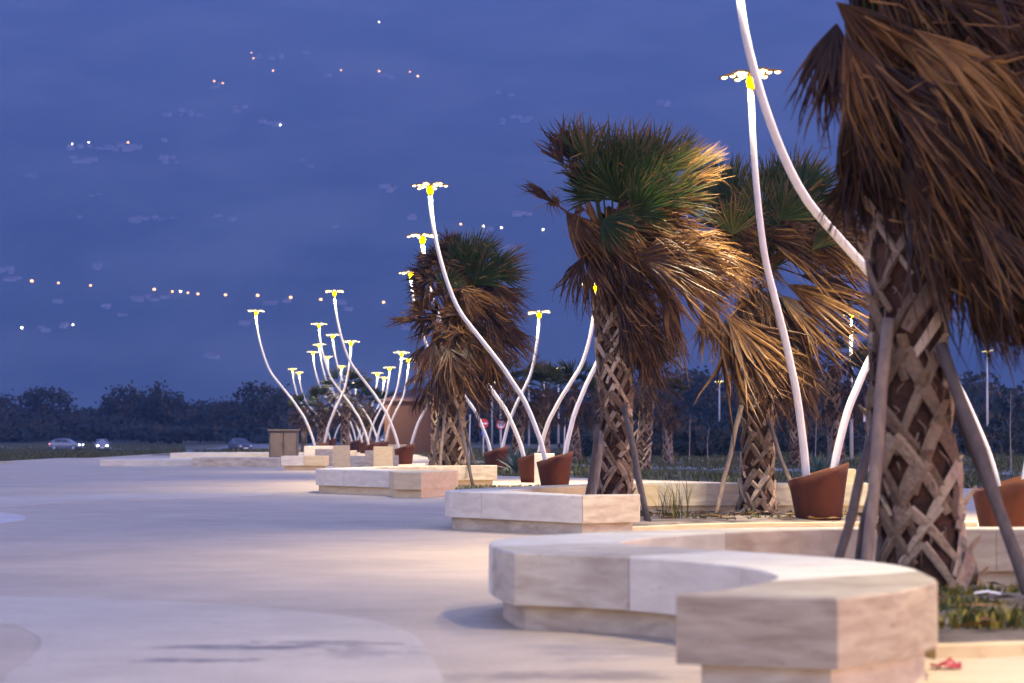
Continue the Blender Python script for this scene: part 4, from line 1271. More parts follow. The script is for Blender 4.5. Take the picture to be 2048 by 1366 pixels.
stk(1427, 1045, 40.0, 1483, 812, 40.7, .035, False, 'pale straight prop left of the golden-lit palm')
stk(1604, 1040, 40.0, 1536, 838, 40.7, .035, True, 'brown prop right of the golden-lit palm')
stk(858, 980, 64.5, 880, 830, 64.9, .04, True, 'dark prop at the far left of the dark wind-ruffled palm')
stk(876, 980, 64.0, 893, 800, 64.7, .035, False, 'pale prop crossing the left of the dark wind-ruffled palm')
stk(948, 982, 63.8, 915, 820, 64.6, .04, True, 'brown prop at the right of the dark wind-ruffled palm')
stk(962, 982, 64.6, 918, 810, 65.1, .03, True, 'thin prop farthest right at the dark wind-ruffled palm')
stk(1120, 935, 110, 1146, 880, 117, .04, True, 'thin prop on a far palm left of the middle palm')
stk(1345, 938, 108, 1330, 860, 111.5, .04, False, 'thin pale prop on the small dark far palm')
stk(1648, 960, 82, 1668, 840, 83.8, .04, True, 'thin dark prop behind the large rust pot')

# ------------------------------------------------------------------ cabinet, hut, signs
def make_cabinet():
    a = P(536, HZ, 128); b = P(596, HZ, 128)
    w = b.x - a.x; h = P(536, 859, 128).z
    root = empty('utility_cabinet', ((a.x + b.x) / 2, 128.5, 0.0), 0.03)
    mb = MB(); mb.box((0, 0, h / 2 - .02), (w * .96, .9, h - .1), bev=.02); mb.obj('body', M['cabdark'], root)
    for s in (-1, 1):
        mb = MB(); mb.box((s * w * .225, -.47, h / 2), (w * .41, .05, h - .28), bev=.01); d = mb.obj('door', M['cab'], root)
        mb = MB(); mb.box((s * w * .045, -.51, h * .5), (.03, .03, .16)); mb.obj('handle', M['dark_metal'], d)
    mb = MB(); mb.box((0, -.02, h - .03), (w * 1.06, 1.1, .08), bev=.02); mb.obj('lid', M['cab'], root)
    mb = MB(); mb.box((0, 0, .05), (w, .98, .10)); mb.obj('base', M['cabdark'], root)
    tag(root, 'brown two-door utility cabinet on the paving at the left', 'cabinet')
make_cabinet()

def make_hut():
    D = 170
    xl = P(770, HZ, D).x; xr = P(905, HZ, D).x
    w = xr - xl; dep = 5.0
    he = P(800, 800, D).z
    root = empty('wooden_hut', ((xl + xr) / 2, D + dep / 2, -0.05), 0.0)
    # clad walls with boards (board lines modelled as thin ledges)
    mb = MB(); mb.box((0, 0, he / 2), (w, dep, he))
    nb = int(he / .16)
    for k in range(nb):
        mb.box((0, -dep / 2 - .012, .1 + k * .16), (w - .5, .02, .13))
    mb.obj('wall', M['wood'], root)
    for s in (-1, 1):
        mb = MB(); mb.box((s * (w / 2 - .13), -dep / 2 - .03, he / 2), (.30, .09, he)); mb.obj('lit_corner_strip', M['wood_lit'], root)  # lit strip at the hut corners, its brightness painted by the paler wood
    mb = MB()
    ov = .25; X = w / 2 + ov; Y = dep / 2 + ov; rp = he + .85
    vs = [(-X, -Y, he - .03), (X, -Y, he - .03), (X, Y, he - .03), (-X, Y, he - .03), (-X + 2.0, 0, rp), (X - 2.0, 0, rp), (-X, -Y, he + .08), (X, -Y, he + .08), (X, Y, he + .08), (-X, Y, he + .08)]
    mb.add(vs, [(3, 2, 1, 0), (0, 1, 7, 6), (1, 2, 8, 7), (2, 3, 9, 8), (3, 0, 6, 9), (6, 7, 5, 4), (8, 9, 4, 5), (7, 8, 5), (9, 6, 4)])
    mb.obj('roof', M['roof'], root)
    mb = MB(); mb.box((w * .28, -dep / 2 - .045, 1.0), (.9, .06, 2.0), bev=.01); d = mb.obj('door', M['roof'], root)
    mb = MB(); mb.box((w * .28 - .35, -dep / 2 - .09, 1.0), (.05, .04, .14)); mb.obj('handle', M['dark_metal'], d)
    tag(root, 'reddish brown wooden hut with a hipped roof behind the left palm', 'hut')
make_hut()

def text_mesh(body, size, mat, parent, loc, name='lettering', rx=pi / 2):
    cu = bpy.data.curves.new(name, 'FONT'); cu.body = body; cu.size = size; cu.align_x = 'CENTER'; cu.align_y = 'CENTER'; cu.extrude = .004
    o = bpy.data.objects.new(name, cu)
    COL.objects.link(o)
    bpy.context.view_layer.update()
    me = bpy.data.meshes.new_from_object(o.evaluated_get(bpy.context.evaluated_depsgraph_get()))
    bpy.data.objects.remove(o)
    o = bpy.data.objects.new(name, me); me.materials.clear(); me.materials.append(mat)
    COL.objects.link(o); o.parent = parent; o.location = loc; o.rotation_euler = (rx, 0, 0)
    return o

def disc(mb, r, y, th=.01, n=28, r_in=0.0, z=0.0):
    vs = []; fs = []
    for yy in (y, y - th):
        for k in range(n):
            a = 2 * pi * k / n; vs.append((r * cos(a), yy, z + r * sin(a)))
    fs = [(k, (k + 1) % n, n + (k + 1) % n, n + k) for k in range(n)] + [tuple(range(n)), tuple(reversed(range(n, 2 * n)))]
    mb.add(vs, fs)

def round_sign(px, py, D, r, label, text=None):
    c = P(px, py, D)
    z0 = zground(c.x, D)
    root = empty('road_sign', (c.x, D, z0))
    zc = c.z - z0
    mb = MB(); mb.tube([Vector((0, .04, 0)), Vector((0, .04, zc + r))], .035, n=8); mb.obj('post', M['galv'], root)
    mb = MB(); disc(mb, r, 0, .02, z=zc); mb.obj('disc', M['red'], root)
    if text:
        mb = MB(); disc(mb, r * .76, -.021, .004, z=zc); f = mb.obj('face', M['signwhite'], root)
        text_mesh(text, r * 1.05, M['black'], f, (0, -.032, zc))
    else:
        mb = MB(); mb.box((0, -.025, zc), (r * 1.5, .01, r * .34)); mb.obj('bar', M['signwhite'], root)
        mb = MB(); mb.box((0.04, 0, zc - r * 1.95), (r * 1.1, .02, r * .95)); mb.obj('lower_plate', M['blue'], root)
    tag(root, label, 'road sign')
round_sign(967, 847, 150, .27, 'red no-entry sign with a small blue plate, left of the speed limit sign')
round_sign(1002, 849, 150, .26, 'round white speed limit sign reading 30 with a red ring', '30')
c = P(1737, 833, 90); z0 = zground(c.x, 90)
root = empty('notice_sign', (c.x, 90, z0))
mb = MB(); mb.tube([Vector((0, .03, 0)), Vector((0, .03, c.z - z0 + .2))], .025, n=8); mb.obj('post', M['galv'], root)
mb = MB(); mb.box((0, 0, c.z - z0), (.32, .02, .34)); mb.obj('board', M['signwhite'], root)
mb = MB(); mb.box((0, -.005, c.z - z0 + .215), (.32, .02, .08)); mb.obj('top_strip', M['signyellow'], root)
tag(root, 'small white notice board with a yellow strip left of the biggest trunk', 'sign')
# thin marker poles
for px, y1, D, lb in ((938, 832, 120, 'thin plain metal pole right of the dark wind-ruffled palm'), (1128, 838, 140, 'thin plain metal pole left of the middle palm')):
    c = P(px, y1, D); z0 = zground(c.x, D)
    mb = MB(); mb.tube([Vector((0, 0, 0)), Vector((.05, 0, c.z - z0))], .03, n=8)
    mb.lathe((.05, 0, c.z - z0), [(.03, 0), (.038, .01), (.038, .05), (.01, .07)], 8)
    o = mb.obj('metal_pole', M['galv']); o.location = (c.x, D, z0); tag(o, lb, 'pole')

# ------------------------------------------------------------------ cars
def car(loc, rz, paint, lit, label):
    root = empty('car', loc, rz)
    # x forward. stations: (x, half width, z sill, z belt, roof z, roof half width)
    st = [(-2.08, .62, .42, .72, .74, .60), (-2.02, .78, .30, .86, .90, .70), (-1.72, .84, .24, .95, 1.22, .62), (-1.25, .86, .22, .97, 1.42, .60), (-.5, .87, .22, .96, 1.47, .62),
          (.25, .87, .22, .94, 1.43, .60), (.75, .87, .22, .93, 1.14, .64), (1.05, .86, .22, .92, .95, .76), (1.65, .84, .24, .82, .86, .72), (2.0, .74, .30, .66, .70, .64), (2.10, .56, .40, .56, .58, .50)]
    mb = MB(); vs = []
    for (x, hw, zs, zb, zr, rw) in st:
        vs += [(x, -hw * .92, zs), (x, -hw, (zs + zb) / 2), (x, -hw * .96, zb), (x, -rw, zr), (x, 0, zr + .03), (x, rw, zr), (x, hw * .96, zb), (x, hw, (zs + zb) / 2), (x, hw * .92, zs)]
    n = 9; fs = []
    for i in range(len(st) - 1):
        for k in range(n):
            k2 = (k + 1) % n
            fs.append((i * n + k, (i + 1) * n + k, (i + 1) * n + k2, i * n + k2))
    fs += [tuple(range(n)), tuple(reversed(range((len(st) - 1) * n, len(st) * n)))]
    mb.add(vs, fs); body = mb.obj('body', M[paint], root, smooth_=False)
    # windows laid 8 mm proud
    g = 0.012
    def quad(nm, pts):
        m_ = MB(); c = sum((Vector(p) for p in pts), Vector()) / 4
        nn = (Vector(pts[1]) - Vector(pts[0])).cross(Vector(pts[2]) - Vector(pts[0])).normalized()
        if nn.dot(c - Vector((0, 0, .9))) < 0: nn = -nn
        m_.add([Vector(p) + nn * g for p in pts] + [Vector(p) - nn * g for p in pts], [(0, 1, 2, 3), (7, 6, 5, 4), (0, 4, 5, 1), (1, 5, 6, 2), (2, 6, 7, 3), (3, 7, 4, 0)])
        m_.obj(nm, M['glass'], root)
    for s in (-1, 1):
        quad('side_window', [(-1.35, s * .80, 1.0), (-.35, s * .81, 1.0), (-.35, s * .655, 1.40), (-1.2, s * .655, 1.37)])
        quad('side_window', [(-.28, s * .81, 1.0), (.68, s * .80, .97), (.22, s * .665, 1.36), (-.28, s * .655, 1.40)])
    quad('windscreen', [(1.0, -.70, .97), (1.0, .70, .97), (.30, .55, 1.41), (.30, -.55, 1.41)])
    quad('rear_window', [(-1.86, .62, 1.03), (-1.86, -.62, 1.03), (-1.36, -.52, 1.38), (-1.36, .52, 1.38)])
    for x in (-1.32, 1.30):
        for s in (-1, 1):
            mb = MB(); n2 = 20; vs = []
            for (r, y) in ((.20, .0), (.30, .0), (.315, .03), (.315, .17), (.28, .20), (.20, .20)):
                for k in range(n2):
                    a = 2 * pi * k / n2; vs.append((x + r * cos(a), s * (.70 + y), .315 + r * sin(a)))
            fs = [(i * n2 + k, i * n2 + (k + 1) % n2, (i + 1) * n2 + (k + 1) % n2, (i + 1) * n2 + k) for i in range(5) for k in range(n2)]
            mb.add(vs, fs); w = mb.obj('wheel', M['rubber'], root)
            mb = MB(); vs = [(x, s * .885, .315)] + [(x + .20 * cos(2 * pi * k / 10), s * (.885 if k % 2 else .86), .315 + .20 * sin(2 * pi * k / 10)) for k in range(10)]
            mb.add(vs, [(0, 1 + k, 1 + (k + 1) % 10) for k in range(10)]); mb.obj('rim', M['galv'], w)
    for s in (-1, 1):
        mb = MB(); mb.lathe((1.97, s * .55, .67), [(.04, -.09), (.12, -.06), (.13, 0), (.12, .06), (.04, .09)], 12, sx=1.0, sy=1.15); mb.obj('headlight', M['headlight' if lit else 'headoff'], root)
        mb = MB(); mb.box((-2.0, s * .66, .80), (.14, .24, .20), bev=.03); mb.obj('tail_light', M['tail' if lit else 'tailoff'], root)
        mb = MB(); mb.box((.62, s * .98, 1.02), (.12, .18, .13), bev=.03); mb.obj('mirror', M[paint], root)
    mb = MB(); mb.box((2.08, 0, .45), (.05, .9, .16), bev=.01); mb.obj('grille', M['black'], root)
    mb = MB(); mb.box((2.115, 0, .45), (.012, .50, .11)); mb.obj('number_plate', M['signwhite'], root)
    tag(root, label, 'car', 'cars beyond the promenade')
def ground_at(px, D):
    x = P(px, HZ, D).x
    return Vector((x, D, zground(x, D) + 0.01))
car(ground_at(133, 350), radians(-14), 'car_silver', True, 'silver car seen from the side with red tail light and lit headlight')
car(ground_at(204, 340), radians(-80), 'car_white', True, 'small white car facing the viewer with both headlights on')
car(ground_at(481, 292), radians(-68), 'car_dark', False, 'dark car facing the viewer, unlit, left of the cabinet')
car(ground_at(783, 240), radians(-95), 'car_dark', False, 'dark car barely visible between the lamp poles')

# roads ------------------------------------------------------------------
def strip(name, pts, w, mat, dz=.015):
    pts = resample(pts, 30); mb = MB(); vs = []
    for i, p in enumerate(pts):
        a = Vector(pts[max(0, i - 1)]); b = Vector(pts[min(29, i + 1)]); t = (b - a).normalized()
        for s in (-1, -.5, 0, .5, 1):
            q = Vector(p) + Vector((-t.y, t.x)) * w / 2 * s
            vs.append((q.x, q.y, zground(q.x, q.y) + dz))
    fs = [(i * 5 + k, (i + 1) * 5 + k, (i + 1) * 5 + k + 1, i * 5 + k + 1) for i in range(29) for k in range(4)]
    mb.add(vs, fs); tag(mb.obj(name, mat), kind='structure')
strip('road', [(-95, 398), (-60, 385), (-40, 330), (-30, 290), (-24, 250), (-10, 232), (20, 225), (80, 220)], 9, M['asphalt'], .03)
strip('road', [(-27, 284), (-31, 350), (-35, 440)], 17, M['asphalt'], .035)
strip('gravel_path', [(-5, 128), (2.0, 113), (5.0, 103), (8.0, 96), (13, 88), (20, 80), (34, 76)], 3.4, M['gravel'], .02)

# ------------------------------------------------------------------ grass, weeds, agave
def grass_patch(name, pts, mat, kind_label=None, hmin=.1, hmax=.35, width=.02, tint=(.2, .9)):
    mb = MB()
    for (x, y, z) in pts:
        nb = random.randint(3, 6)
        for _ in range(nb):
            a = R(0, 2 * pi); h = R(hmin, hmax); l = R(.2, .7) * h
            bx, by = x + R(-.12, .12), y + R(-.12, .12)
            w = width * R(.6, 1.4)
            d = Vector((cos(a), sin(a), 0)); s = Vector((-d.y, d.x, 0)) * w
            p0 = Vector((bx, by, z - .02)); p1 = p0 + Vector((0, 0, h * .6)) + d * l * .35; p2 = p0 + Vector((0, 0, h)) + d * l
            mb.add([p0 - s, p0 + s, p1 + s * .8, p1 - s * .8, p2], [(0, 1, 2, 3), (3, 2, 4)], 0, R(*tint))
    o = mb.obj(name, mat, tint=True)
    tag(o, kind='stuff'); return o
def in_poly(x, y, poly):
    c = False; n = len(poly)
    for i in range(n):
        x1, y1 = poly[i]; x2, y2 = poly[(i + 1) % n]
        if (y1 > y) != (y2 > y) and x < (x2 - x1) * (y - y1) / (y2 - y1) + x1: c = not c
    return c
pts = []
while len(pts) < 9000:
    D = R(58, 220) ; px = R(820, 2080)
    x = P(px, HZ, D).x
    if in_poly(x, D, deck_pts) or x > 40: continue
    # leave the gravel path clear
    gy = 128 - (x + 5) * 3.2 if x < 8 else 96 - (x - 8) * 1.2
    if abs(D - gy) < 4.5 and noise.noise(Vector((x, D * .5, 0))) < .25: continue
    if noise.noise(Vector((x * .4, D * .12, 5))) < -.25 and random.random() < .7: continue
    pts.append((x, D, zground(x, D)))
tag(grass_patch('grass', pts, M['grass'], hmin=.06, hmax=.24, width=.022), 'rough green grass on the verge behind the promenade', 'grass')
pts = []
while len(pts) < 7000:
    D = R(104, 420); px = R(-20, 560); x = P(px, HZ, D).x
    if x > -21.4 and D < 182: continue
    if x > -23 and D < 140: continue
    if 370 < px and D > 200: continue
    pts.append((x, D, zground(x, D)))
tag(grass_patch('grass', pts, M['grass'], hmin=.10, hmax=.28, width=.05, tint=(.3, .9)), 'dull green field grass left of the promenade edge', 'grass')
# ground cover around the palms
pts = []
for _ in range(620):
    px = R(1880, 2130); D = R(16.8, 20.4); x = P(px, HZ, D).x
    if x < 2.75 + .25 * noise.noise(Vector((D * 2, 0, 0))): continue
    if noise.noise(Vector((x * 1.6, D * 1.6, 1))) > -.12: pts.append((x, D, .08))
tag(grass_patch('weeds', pts, M['weed'], hmin=.04, hmax=.11, width=.014, tint=(.1, .95)), 'yellow flowering weeds at the foot of the biggest palm', 'ground cover')
pts = []
for _ in range(230):
    x, D = R(1.4, 5.2), R(37.6, 40.9)
    if noise.noise(Vector((x * 1.2, D * 1.2, 4))) > .0: pts.append((x, D, .06))
tag(grass_patch('weeds', pts, M['weed'], hmin=.03, hmax=.11, width=.018, tint=(.0, .6)), 'low weeds on the soil around the golden-lit palm', 'ground cover')
pts = [(P(R(1320, 1372), HZ, R(37.6, 38.6)).x, R(37.6, 38.6), .05) for _ in range(9)]
tag(grass_patch('dry_stalks', pts, M['weed'], hmin=.35, hmax=.75, width=.006, tint=(.4, .8)), 'thin tall dry stalks between the middle and golden-lit palms', 'ground cover')
pts = []
for _ in range(400):
    x, D = R(-3.0, .8), R(57.5, 62.5)
    if in_poly(x, D, bed3): pts.append((x, D, .03))
tag(grass_patch('weeds', pts, M['grass'], hmin=.03, hmax=.1, width=.02), 'short weeds on the soil under the dark wind-ruffled palm', 'ground cover')

def agave(px, D, s, label):
    x = P(px, HZ, D).x
    root = empty('agave_plant', (x, D, zground(x, D)))
    rnd = random.Random(5 + px)
    mb = MB()
    for k in range(26):
        az = k * 2.4; el = radians(20 + 60 * (k / 26)); L = s * rnd.uniform(.8, 1.1)
        d = Vector((cos(az) * cos(el), sin(az) * cos(el), sin(el))); sd = Vector((-sin(az), cos(az), 0)); up = d.cross(sd) * -1
        vs = []
        for t, w in ((0, .05), (.3, .085), (.6, .07), (.85, .035), (1, .004)):
            p = d * L * t + Vector((0, 0, -.25 * L * t * t * cos(el)))
            vs += [p - sd * w * s, p - up * .025 * s, p + sd * w * s]
        fs = []
        for i in range(4):
            b = 3 * i; fs += [(b, b + 1, b + 4, b + 3), (b + 1, b + 2, b + 5, b + 4)]
        mb.add(vs, fs, 0, rnd.uniform(.2, .8))
    mb.obj('leaves', M['agave'], root, tint=True)
    mb = MB(); mb.lathe((0, 0, -.02), [(.10 * s, 0), (.12 * s, .08 * s), (.06 * s, .2 * s)], 10); mb.obj('core', M['bark'], root)
    tag(root, label, 'agave', 'agaves on the verge')
agave(1036, 86, .95, 'large blue-green agave behind the pots in the middle')
agave(1640, 72, .9, 'dark agave behind the large rust pot right of centre')
agave(1200, 110, .6, 'small agave left of the middle trunk, in the grass')

# ------------------------------------------------------------------ litter
p = G(1893, 1338)
mb = MB(); rnd = random.Random(3); nn = 9; vs = []
for j in range(nn):
    for i in range(nn):
        u, v = i / (nn - 1) - .5, j / (nn - 1) - .5
        vs.append((u * .16, v * .13, .008 + .05 * abs(noise.noise(Vector((u * 5, v * 5, 8)))) + .045 * math.exp(-((u - .1) ** 2 + v ** 2) * 18)))
mb.add(vs, [(j * nn + i, j * nn + i + 1, (j + 1) * nn + i + 1, (j + 1) * nn + i) for j in range(nn - 1) for i in range(nn - 1)])
o = mb.obj('litter', M['litter'], smooth_=True); o.location = (p.x, p.y, 0); tag(o, 'crumpled red wrapper on the ground by the nearest bench end', 'litter')
p = P(1975, 1178, 18.6)
mb = MB()
mb.tube([Vector((-.09, 0, .0)), Vector((.0, .01, .012)), Vector((.09, 0, -.004))], [.006, .008, .006], n=8)
o = mb.obj('litter', M['paper']); o.location = (p.x, 18.6, .17); tag(o, 'small white plastic strip lying in the weeds right of the biggest trunk', 'litter')

# fallen dry leaf bits on soil and paving
mb = MB(); rnd = random.Random(9)
for _ in range(240):
    if rnd.random() < .5: x, y, z = rnd.uniform(1.9, 4.6), rnd.uniform(16.3, 20.8), .10
    else: x, y, z = rnd.uniform(1.2, 5.2), rnd.uniform(37.2, 40.6), .09
    a = rnd.uniform(0, pi); L = rnd.uniform(.05, .22); d = Vector((cos(a), sin(a), 0)) * L; s = Vector((-sin(a), cos(a), 0)) * .012
    c = Vector((x, y, z + rnd.uniform(-.01, .02)))
    mb.add([c - d - s, c + d * .2 - s * 1.5 + Vector((0, 0, .02)), c + d, c + d * .2 + s * 1.5, ], [(0, 1, 2, 3)], 0, rnd.uniform(.3, 1))
tag(mb.obj('fallen_leaves', M['brown'], tint=True), 'scattered dry palm leaf scraps on the bed soil', 'fallen leaves', kind='stuff')

# ------------------------------------------------------------------ trees and scrub beyond
def crown_mesh(mb, c, rx, ry, rz, n, rnd, leaf, tint):
    # clumps through the volume, each clump many small leaf faces
    nc = max(6, n // 45)
    clumps = []
    for _ in range(nc):
        while True:
            u = Vector((rnd.uniform(-1, 1), rnd.uniform(-1, 1), rnd.uniform(-.8, 1)))
            if .25 < u.length < 1: break
        clumps.append((Vector((c[0] + u.x * rx * .8, c[1] + u.y * ry * .8, c[2] + u.z * rz * .8)), rnd.uniform(.22, .42), rnd.uniform(-.25, .25)))
    for k in range(n):
        cc, cr, ct = clumps[k % nc]
        g_ = Vector((rnd.gauss(0, .5), rnd.gauss(0, .5), rnd.gauss(0, .45)))
        p = cc + Vector((g_.x * rx * cr, g_.y * ry * cr, g_.z * rz * cr))
        a = Vector((rnd.gauss(0, 1), rnd.gauss(0, 1), rnd.gauss(0, 1))).normalized(); b = a.orthogonal().normalized()
        s = leaf * rnd.uniform(.5, 1.3)
        mb.add([p - a * s, p + b * s * .6, p + a * s, p - b * s * .6], [(0, 1, 2, 3)], 0, tint + ct + rnd.uniform(-.15, .15))

def tree(px, D, ytop, wpx, label, seed, tint=.4, n=900):
    rnd = random.Random(seed)
    x = P(px, HZ, D).x; z0 = zground(x, D); top = P(px, ytop, D).z - z0
    root = empty('tree', (x, D, z0)); w = wpx * D / F
    mb = MB(); pts = [Vector((0, 0, -.1)), Vector((.1, 0, top * .3)), Vector((-.05, .1, top * .6))]
    mb.tube(pts, [.03 * top, .022 * top, .01 * top], n=7)
    for k in range(6):
        a = k * 1.05; q = pts[1].lerp(pts[2], rnd.random()); mb.tube([q, q + Vector((cos(a) * w * .28, sin(a) * w * .28, top * .22))], [.01 * top, .004 * top], n=5)
    mb.obj('trunk', M['bark'], root)
    mb = MB(); crown_mesh(mb, (0, 0, top * .58), w / 2, w / 2, top * .45, n, rnd, top * .045, tint)
    mb.obj('crown', M['foliage'], root, tint=True)
    tag(root, label, 'tree', 'trees and bushes beyond the field')
tree(122, 402, 862, 50, 'pale green rounded bush just behind the silver car', 1, .75, 700)
tree(330, 470, 768, 130, 'broad dark tree whose rounded top stands highest at the left', 2, .25, 1500)
tree(245, 500, 774, 120, 'dark round tree left of the highest one', 3, .3, 1300)
tree(96, 520, 772, 110, 'dark tree above the silver car', 4, .35, 1200)
tree(520, 440, 764, 150, 'brownish bushy tree left of the lamp cluster', 5, .55, 1600)
tree(430, 455, 796, 110, 'brown-green bush between the highest tree and the lamps', 6, .5, 1200)
tree(15, 540, 788, 100, 'dark tree at the left edge of the photo', 7, .3, 1000)
tree(1230, 330, 750, 150, 'dark green tree behind the middle palm trunk', 8, .35, 1300)
tree(1395, 360, 742, 190, 'dark rounded tree behind the lone straight lamp', 9, .3, 1600)
tree(1510, 340, 748, 150, 'dark tree behind the golden-lit palm skirt', 10, .3, 1300)
# thin bare saplings on the right verge
for k, (px, D, yt) in enumerate([(1378, 118, 838), (1416, 128, 852), (1630, 115, 800), (2022, 92, 780), (1590, 125, 850), (1790, 100, 810)]):
    x = P(px, HZ, D).x; z0 = zground(x, D); h = P(px, yt, D).z - z0
    mb = MB(); rnd = random.Random(k)
    pts = [Vector((0, 0, -.05)), Vector((rnd.uniform(-.05, .05), 0, h * .5)), Vector((rnd.uniform(-.1, .1), 0, h))]
    mb.tube(pts, [.022, .016, .006], n=6)
    for j in range(6):
        q = pts[1].lerp(pts[2], rnd.uniform(-.4, .8)); a = rnd.uniform(0, 6.28)
        mb.tube([q, q + Vector((cos(a) * .25, sin(a) * .25, rnd.uniform(.2, .45)))], [.008, .002], n=4)
    o = mb.obj('sapling', M['tinybark']); o.location = (x, D, z0)
    tag(o, ['thin bare sapling left of the lone lamp', 'thin bare sapling right under the lone lamp', 'bare sapling behind the large rust pot', 'bare sapling at the right edge behind the rightmost pot', 'short bare sapling right of the golden-lit trunk', 'bare sapling hidden behind the biggest trunk'][k], 'sapling', 'bare saplings on the verge')

# far wood as one mass
mb = MB(); rnd = random.Random(21)
def scrub(px0, px1, D0, D1, ytop_f, count, leaf, tints):
    for _ in range(count):
        px = rnd.uniform(px0, px1); D = rnd.uniform(D0, D1)
        x = P(px, HZ, D).x; z0 = zground(x, D)
        frac = (D - D0) / (D1 - D0)
        yt = ytop_f(px)
        zt = (P(px, yt, D1).z) * (0.25 + .75 * frac) * rnd.uniform(.75, 1.0)
        w = rnd.uniform(5.0, 10.0) * D / 450
        hh = zt - z0
        crown_mesh(mb, (x, D, z0 + hh * .5), w, w, hh * .52, 230, rnd, leaf * rnd.uniform(.8, 1.2), rnd.uniform(*tints))
scrub(-120, 880, 425, 560, lambda px: 790 + 8 * sin(px / 60.0) + 6 * sin(px / 23.0), 210, .62, (.15, .75))
scrub(880, 1650, 300, 420, lambda px: 752 - 14 * smooth(1000, 1400, px) + 6 * sin(px / 50.0), 170, .5, (.15, .6))
scrub(1560, 2200, 200, 330, lambda px: 742 - 20 * smooth(1800, 2000, px) + 5 * sin(px / 40.0), 130, .45, (.1, .5))
tag(mb.obj('wood', M['foliage'], tint=True), 'dark far-off wood and scrub below the mountain', 'wood', kind='stuff')
# undergrowth on the right verge, nearer
mb = MB()
for _ in range(120):
    px = rnd.uniform(1180, 2150); D = rnd.uniform(140, 200); x = P(px, HZ, D).x; z0 = zground(x, D)
    h = rnd.uniform(1.0, 2.6)
    crown_mesh(mb, (x, D, z0 + h * .45), rnd.uniform(1.2, 2.6), 1.6, h * .5, 160, rnd, .2, rnd.uniform(.15, .6))
tag(mb.obj('undergrowth', M['foliage'], tint=True), 'low dark undergrowth on the verge behind the palms', 'undergrowth', kind='stuff')

# ------------------------------------------------------------------ mountain villages
def on_mount(px, py):
    a = P(px, py, 1.0) - Vector((0, 0, CAMZ))
    D = 3310.0
    while D < 10600:
        z = CAMZ + a.z * D
        if zmount(a.x * D, D) >= z: break
        D += 10
    return Vector((a.x * D, D - 8, CAMZ + a.z * (D - 8)))
def make_house():
    mb = MB(); mb.box((0, 0, 3.2), (13, 9, 6.4))
    mb.add([(-7, -5, 6.4), (7, -5, 6.4), (7, 5, 6.4), (-7, 5, 6.4), (-7, 0, 9), (7, 0, 9)], [(0, 1, 5, 4), (2, 3, 4, 5), (0, 4, 3), (1, 2, 5), (3, 2, 1, 0)], 1)
    return mb.obj('mountain_house', [M['house'], M['houseroof']])
VILLAGE = []
LAND = [(10, 'left edge'), (132, 'silver car'), (204, 'white car'), (330, 'highest dark tree'), (430, 'brown-green bush'), (512, 'leftmost lamp'), (590, 'grey cabinet'), (669, 'tallest cluster lamp'), (770, 'right side of the lamp cluster'), (860, 'tall crossing lamp'), (930, 'dark wind-ruffled palm'), (1078, 'clear lamp between the palms'), (1300, 'middle palm')]
BANDS = [(70, 'topmost'), (135, 'very high'), (205, 'high'), (270, 'upper'), (345, 'upper middle'), (410, 'middle'), (475, 'lower middle'), (560, 'low'), (625, 'lower'), (900, 'lowest')]
def village(o, px, py, what):
    VILLAGE.append((o, px, py, what))
def label_village():
    ORD = ['first', 'second', 'third', 'fourth', 'fifth', 'sixth', 'seventh', 'eighth', 'ninth', 'tenth', 'eleventh', 'twelfth', 'thirteenth', 'fourteenth', 'fifteenth', 'sixteenth', 'seventeenth', 'eighteenth', 'nineteenth', 'twentieth']
    d = {}
    for o, px, py, what in VILLAGE:
        lm = min(LAND, key=lambda l: abs(l[0] - px))[1]
        bd = [b for lim, b in BANDS if py <= lim][0]
        d.setdefault((what, bd, lm), []).append((px, o))
    for (what, bd, lm), lst in d.items():
        lst.sort(key=lambda q: q[0])
        for i, (px, o) in enumerate(lst):
            if len(lst) == 1: o['label'] = '%s alone in %s row above %s' % (what, bd, lm)
            else: o['label'] = '%s, %s from left, %s row above %s' % (what, ORD[i], bd, lm)
hs = make_house(); first = True; rnd = random.Random(77)
clusters = [(545, 116, 30, 4), (610, 112, 8, 1), (365, 228, 40, 5), (480, 220, 14, 2), (545, 250, 20, 3), (215, 297, 75, 10), (168, 322, 30, 5), (350, 322, 22, 3), (395, 325, 18, 3), (335, 280, 9, 1),
            (290, 440, 40, 6), (350, 446, 25, 4), (450, 438, 25, 3), (160, 436, 6, 1), (600, 325, 10, 1), (640, 342, 20, 2), (780, 380, 22, 3), (815, 437, 16, 2), (200, 536, 4, 1), (10, 545, 16, 3), (25, 560, 14, 2),
            (300, 600, 35, 5), (215, 617, 14, 2), (120, 607, 12, 1), (670, 458, 12, 1), (430, 173, 12, 2), (780, 155, 25, 3), (660, 152, 12, 1), (1045, 240, 22, 3), (1000, 245, 8, 1), (1010, 188, 14, 2), (965, 195, 5, 1), (1050, 427, 22, 3),
            (550, 612, 25, 3), (680, 607, 12, 2), (690, 620, 10, 1), (240, 637, 10, 1), (60, 355, 14, 2), (90, 660, 9, 1), (130, 657, 6, 1), (490, 652, 8, 1), (820, 657, 12, 1), (1010, 500, 18, 2), (975, 462, 14, 2), (190, 395, 8, 1), (1330, 210, 14, 2), (420, 715, 10, 2)]
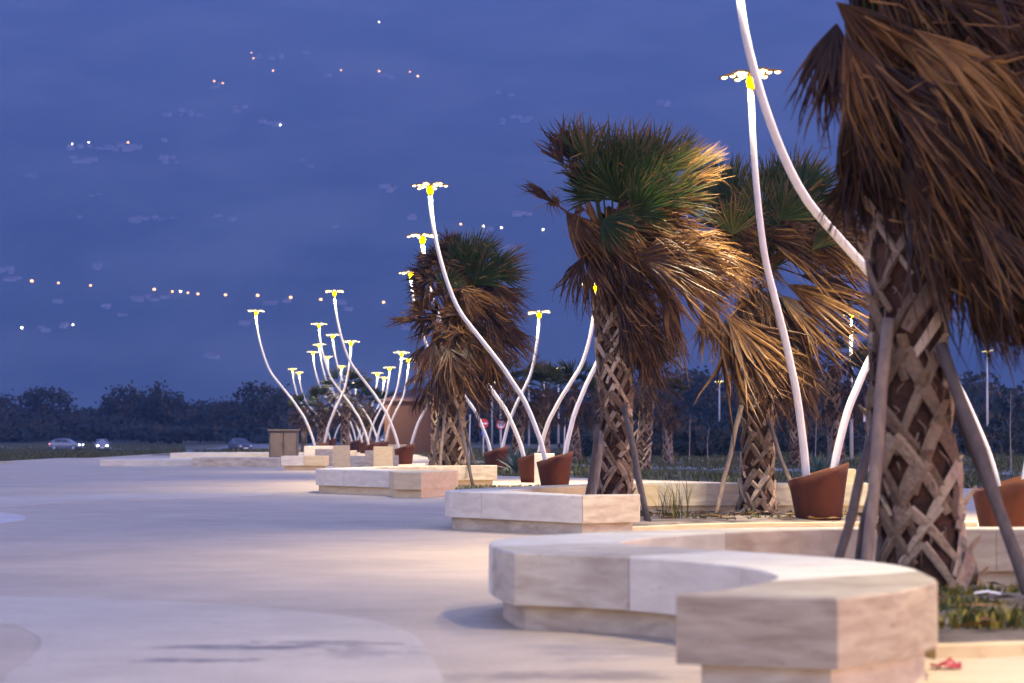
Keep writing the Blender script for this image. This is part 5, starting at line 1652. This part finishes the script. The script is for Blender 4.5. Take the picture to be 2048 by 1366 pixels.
for (cx, cy_, spn, cnt) in clusters:
    for k in range(int(cnt * 1.8 + .5)):
        hx_, hy_ = cx + rnd.uniform(-spn, spn), cy_ + rnd.uniform(-5, 5)
        q = on_mount(hx_, hy_)
        o = hs if first else hs.copy()
        if not first: COL.objects.link(o)
        first = False
        o.location = q + Vector((0, 0, -1)); o.rotation_euler = (0, 0, rnd.uniform(-.5, .5)); s = rnd.uniform(.45, .95); o.scale = (s * rnd.uniform(.8, 1.5), s, s)
        tag(o, None, 'house', 'pale houses on the mountainside'); village(o, hx_, hy_, 'pale mountain house')
def vl(px, py, mat, r, proto=[None, None]):
    q = on_mount(px, py)
    k = 0 if mat == 'vlamp' else 1
    if proto[k] is None:
        mb = MB(); mb.lathe((0, 0, 0), [(.3, -1.0), (.75, -.75), (1.0, 0), (.75, .75), (.3, 1.0)], 10)
        proto[k] = mb.obj('village_light', M[mat]); o = proto[k]
    else:
        o = proto[k].copy(); COL.objects.link(o)
    o.location = q + Vector((0, -6, 5)); o.scale = (r, r, r * .5 + .5)
    if k == 0: tag(o, None, 'distant light', 'orange lights on the mountain'); village(o, px, py, 'orange mountain light')
    else: tag(o, None, 'distant light', 'white lights on the mountain'); village(o, px, py, 'white mountain light')
for px, py in [(504, 111), (508, 122), (430, 168), (447, 172), (547, 147), (683, 146), (759, 148), (820, 149), (836, 158), (258, 291), (67, 569), (120, 573), (184, 578), (311, 586), (347, 590), (378, 593), (398, 595), (517, 598), (583, 602), (643, 606), (768, 612), (453, 597), (922, 455)]:
    vl(px, py, 'vlamp', rnd.uniform(1.5, 2.6))
for px, py in [(180, 291), (147, 294), (562, 256), (759, 49), (1086, 466), (47, 663), (149, 657), (967, 459), (1003, 462), (363, 590)]:
    vl(px, py, 'vlampw', rnd.uniform(1.2, 1.9))

label_village()

# ------------------------------------------------------------------ haze
if HAZE_D > 0:
    mb = MB(); mb.box((0, 5350, 1700), (12600, 11500, 3410))
    hz = mb.obj('haze', None or bpy.data.materials.new('haze_air'))
    hm = hz.data.materials[0]; hm.use_nodes = True
    t = hm.node_tree; t.nodes.clear()
    out = t.nodes.new("ShaderNodeOutputMaterial"); pv = t.nodes.new("ShaderNodeVolumePrincipled")
    pv.inputs['Color'].default_value = (0.215, 0.47, 1.0, 1)
    pv.inputs['Density'].default_value = HAZE_D
    pv.inputs['Anisotropy'].default_value = 0.0
    t.links.new(pv.outputs[0], out.inputs['Volume'])
    tag(hz, kind='stuff')
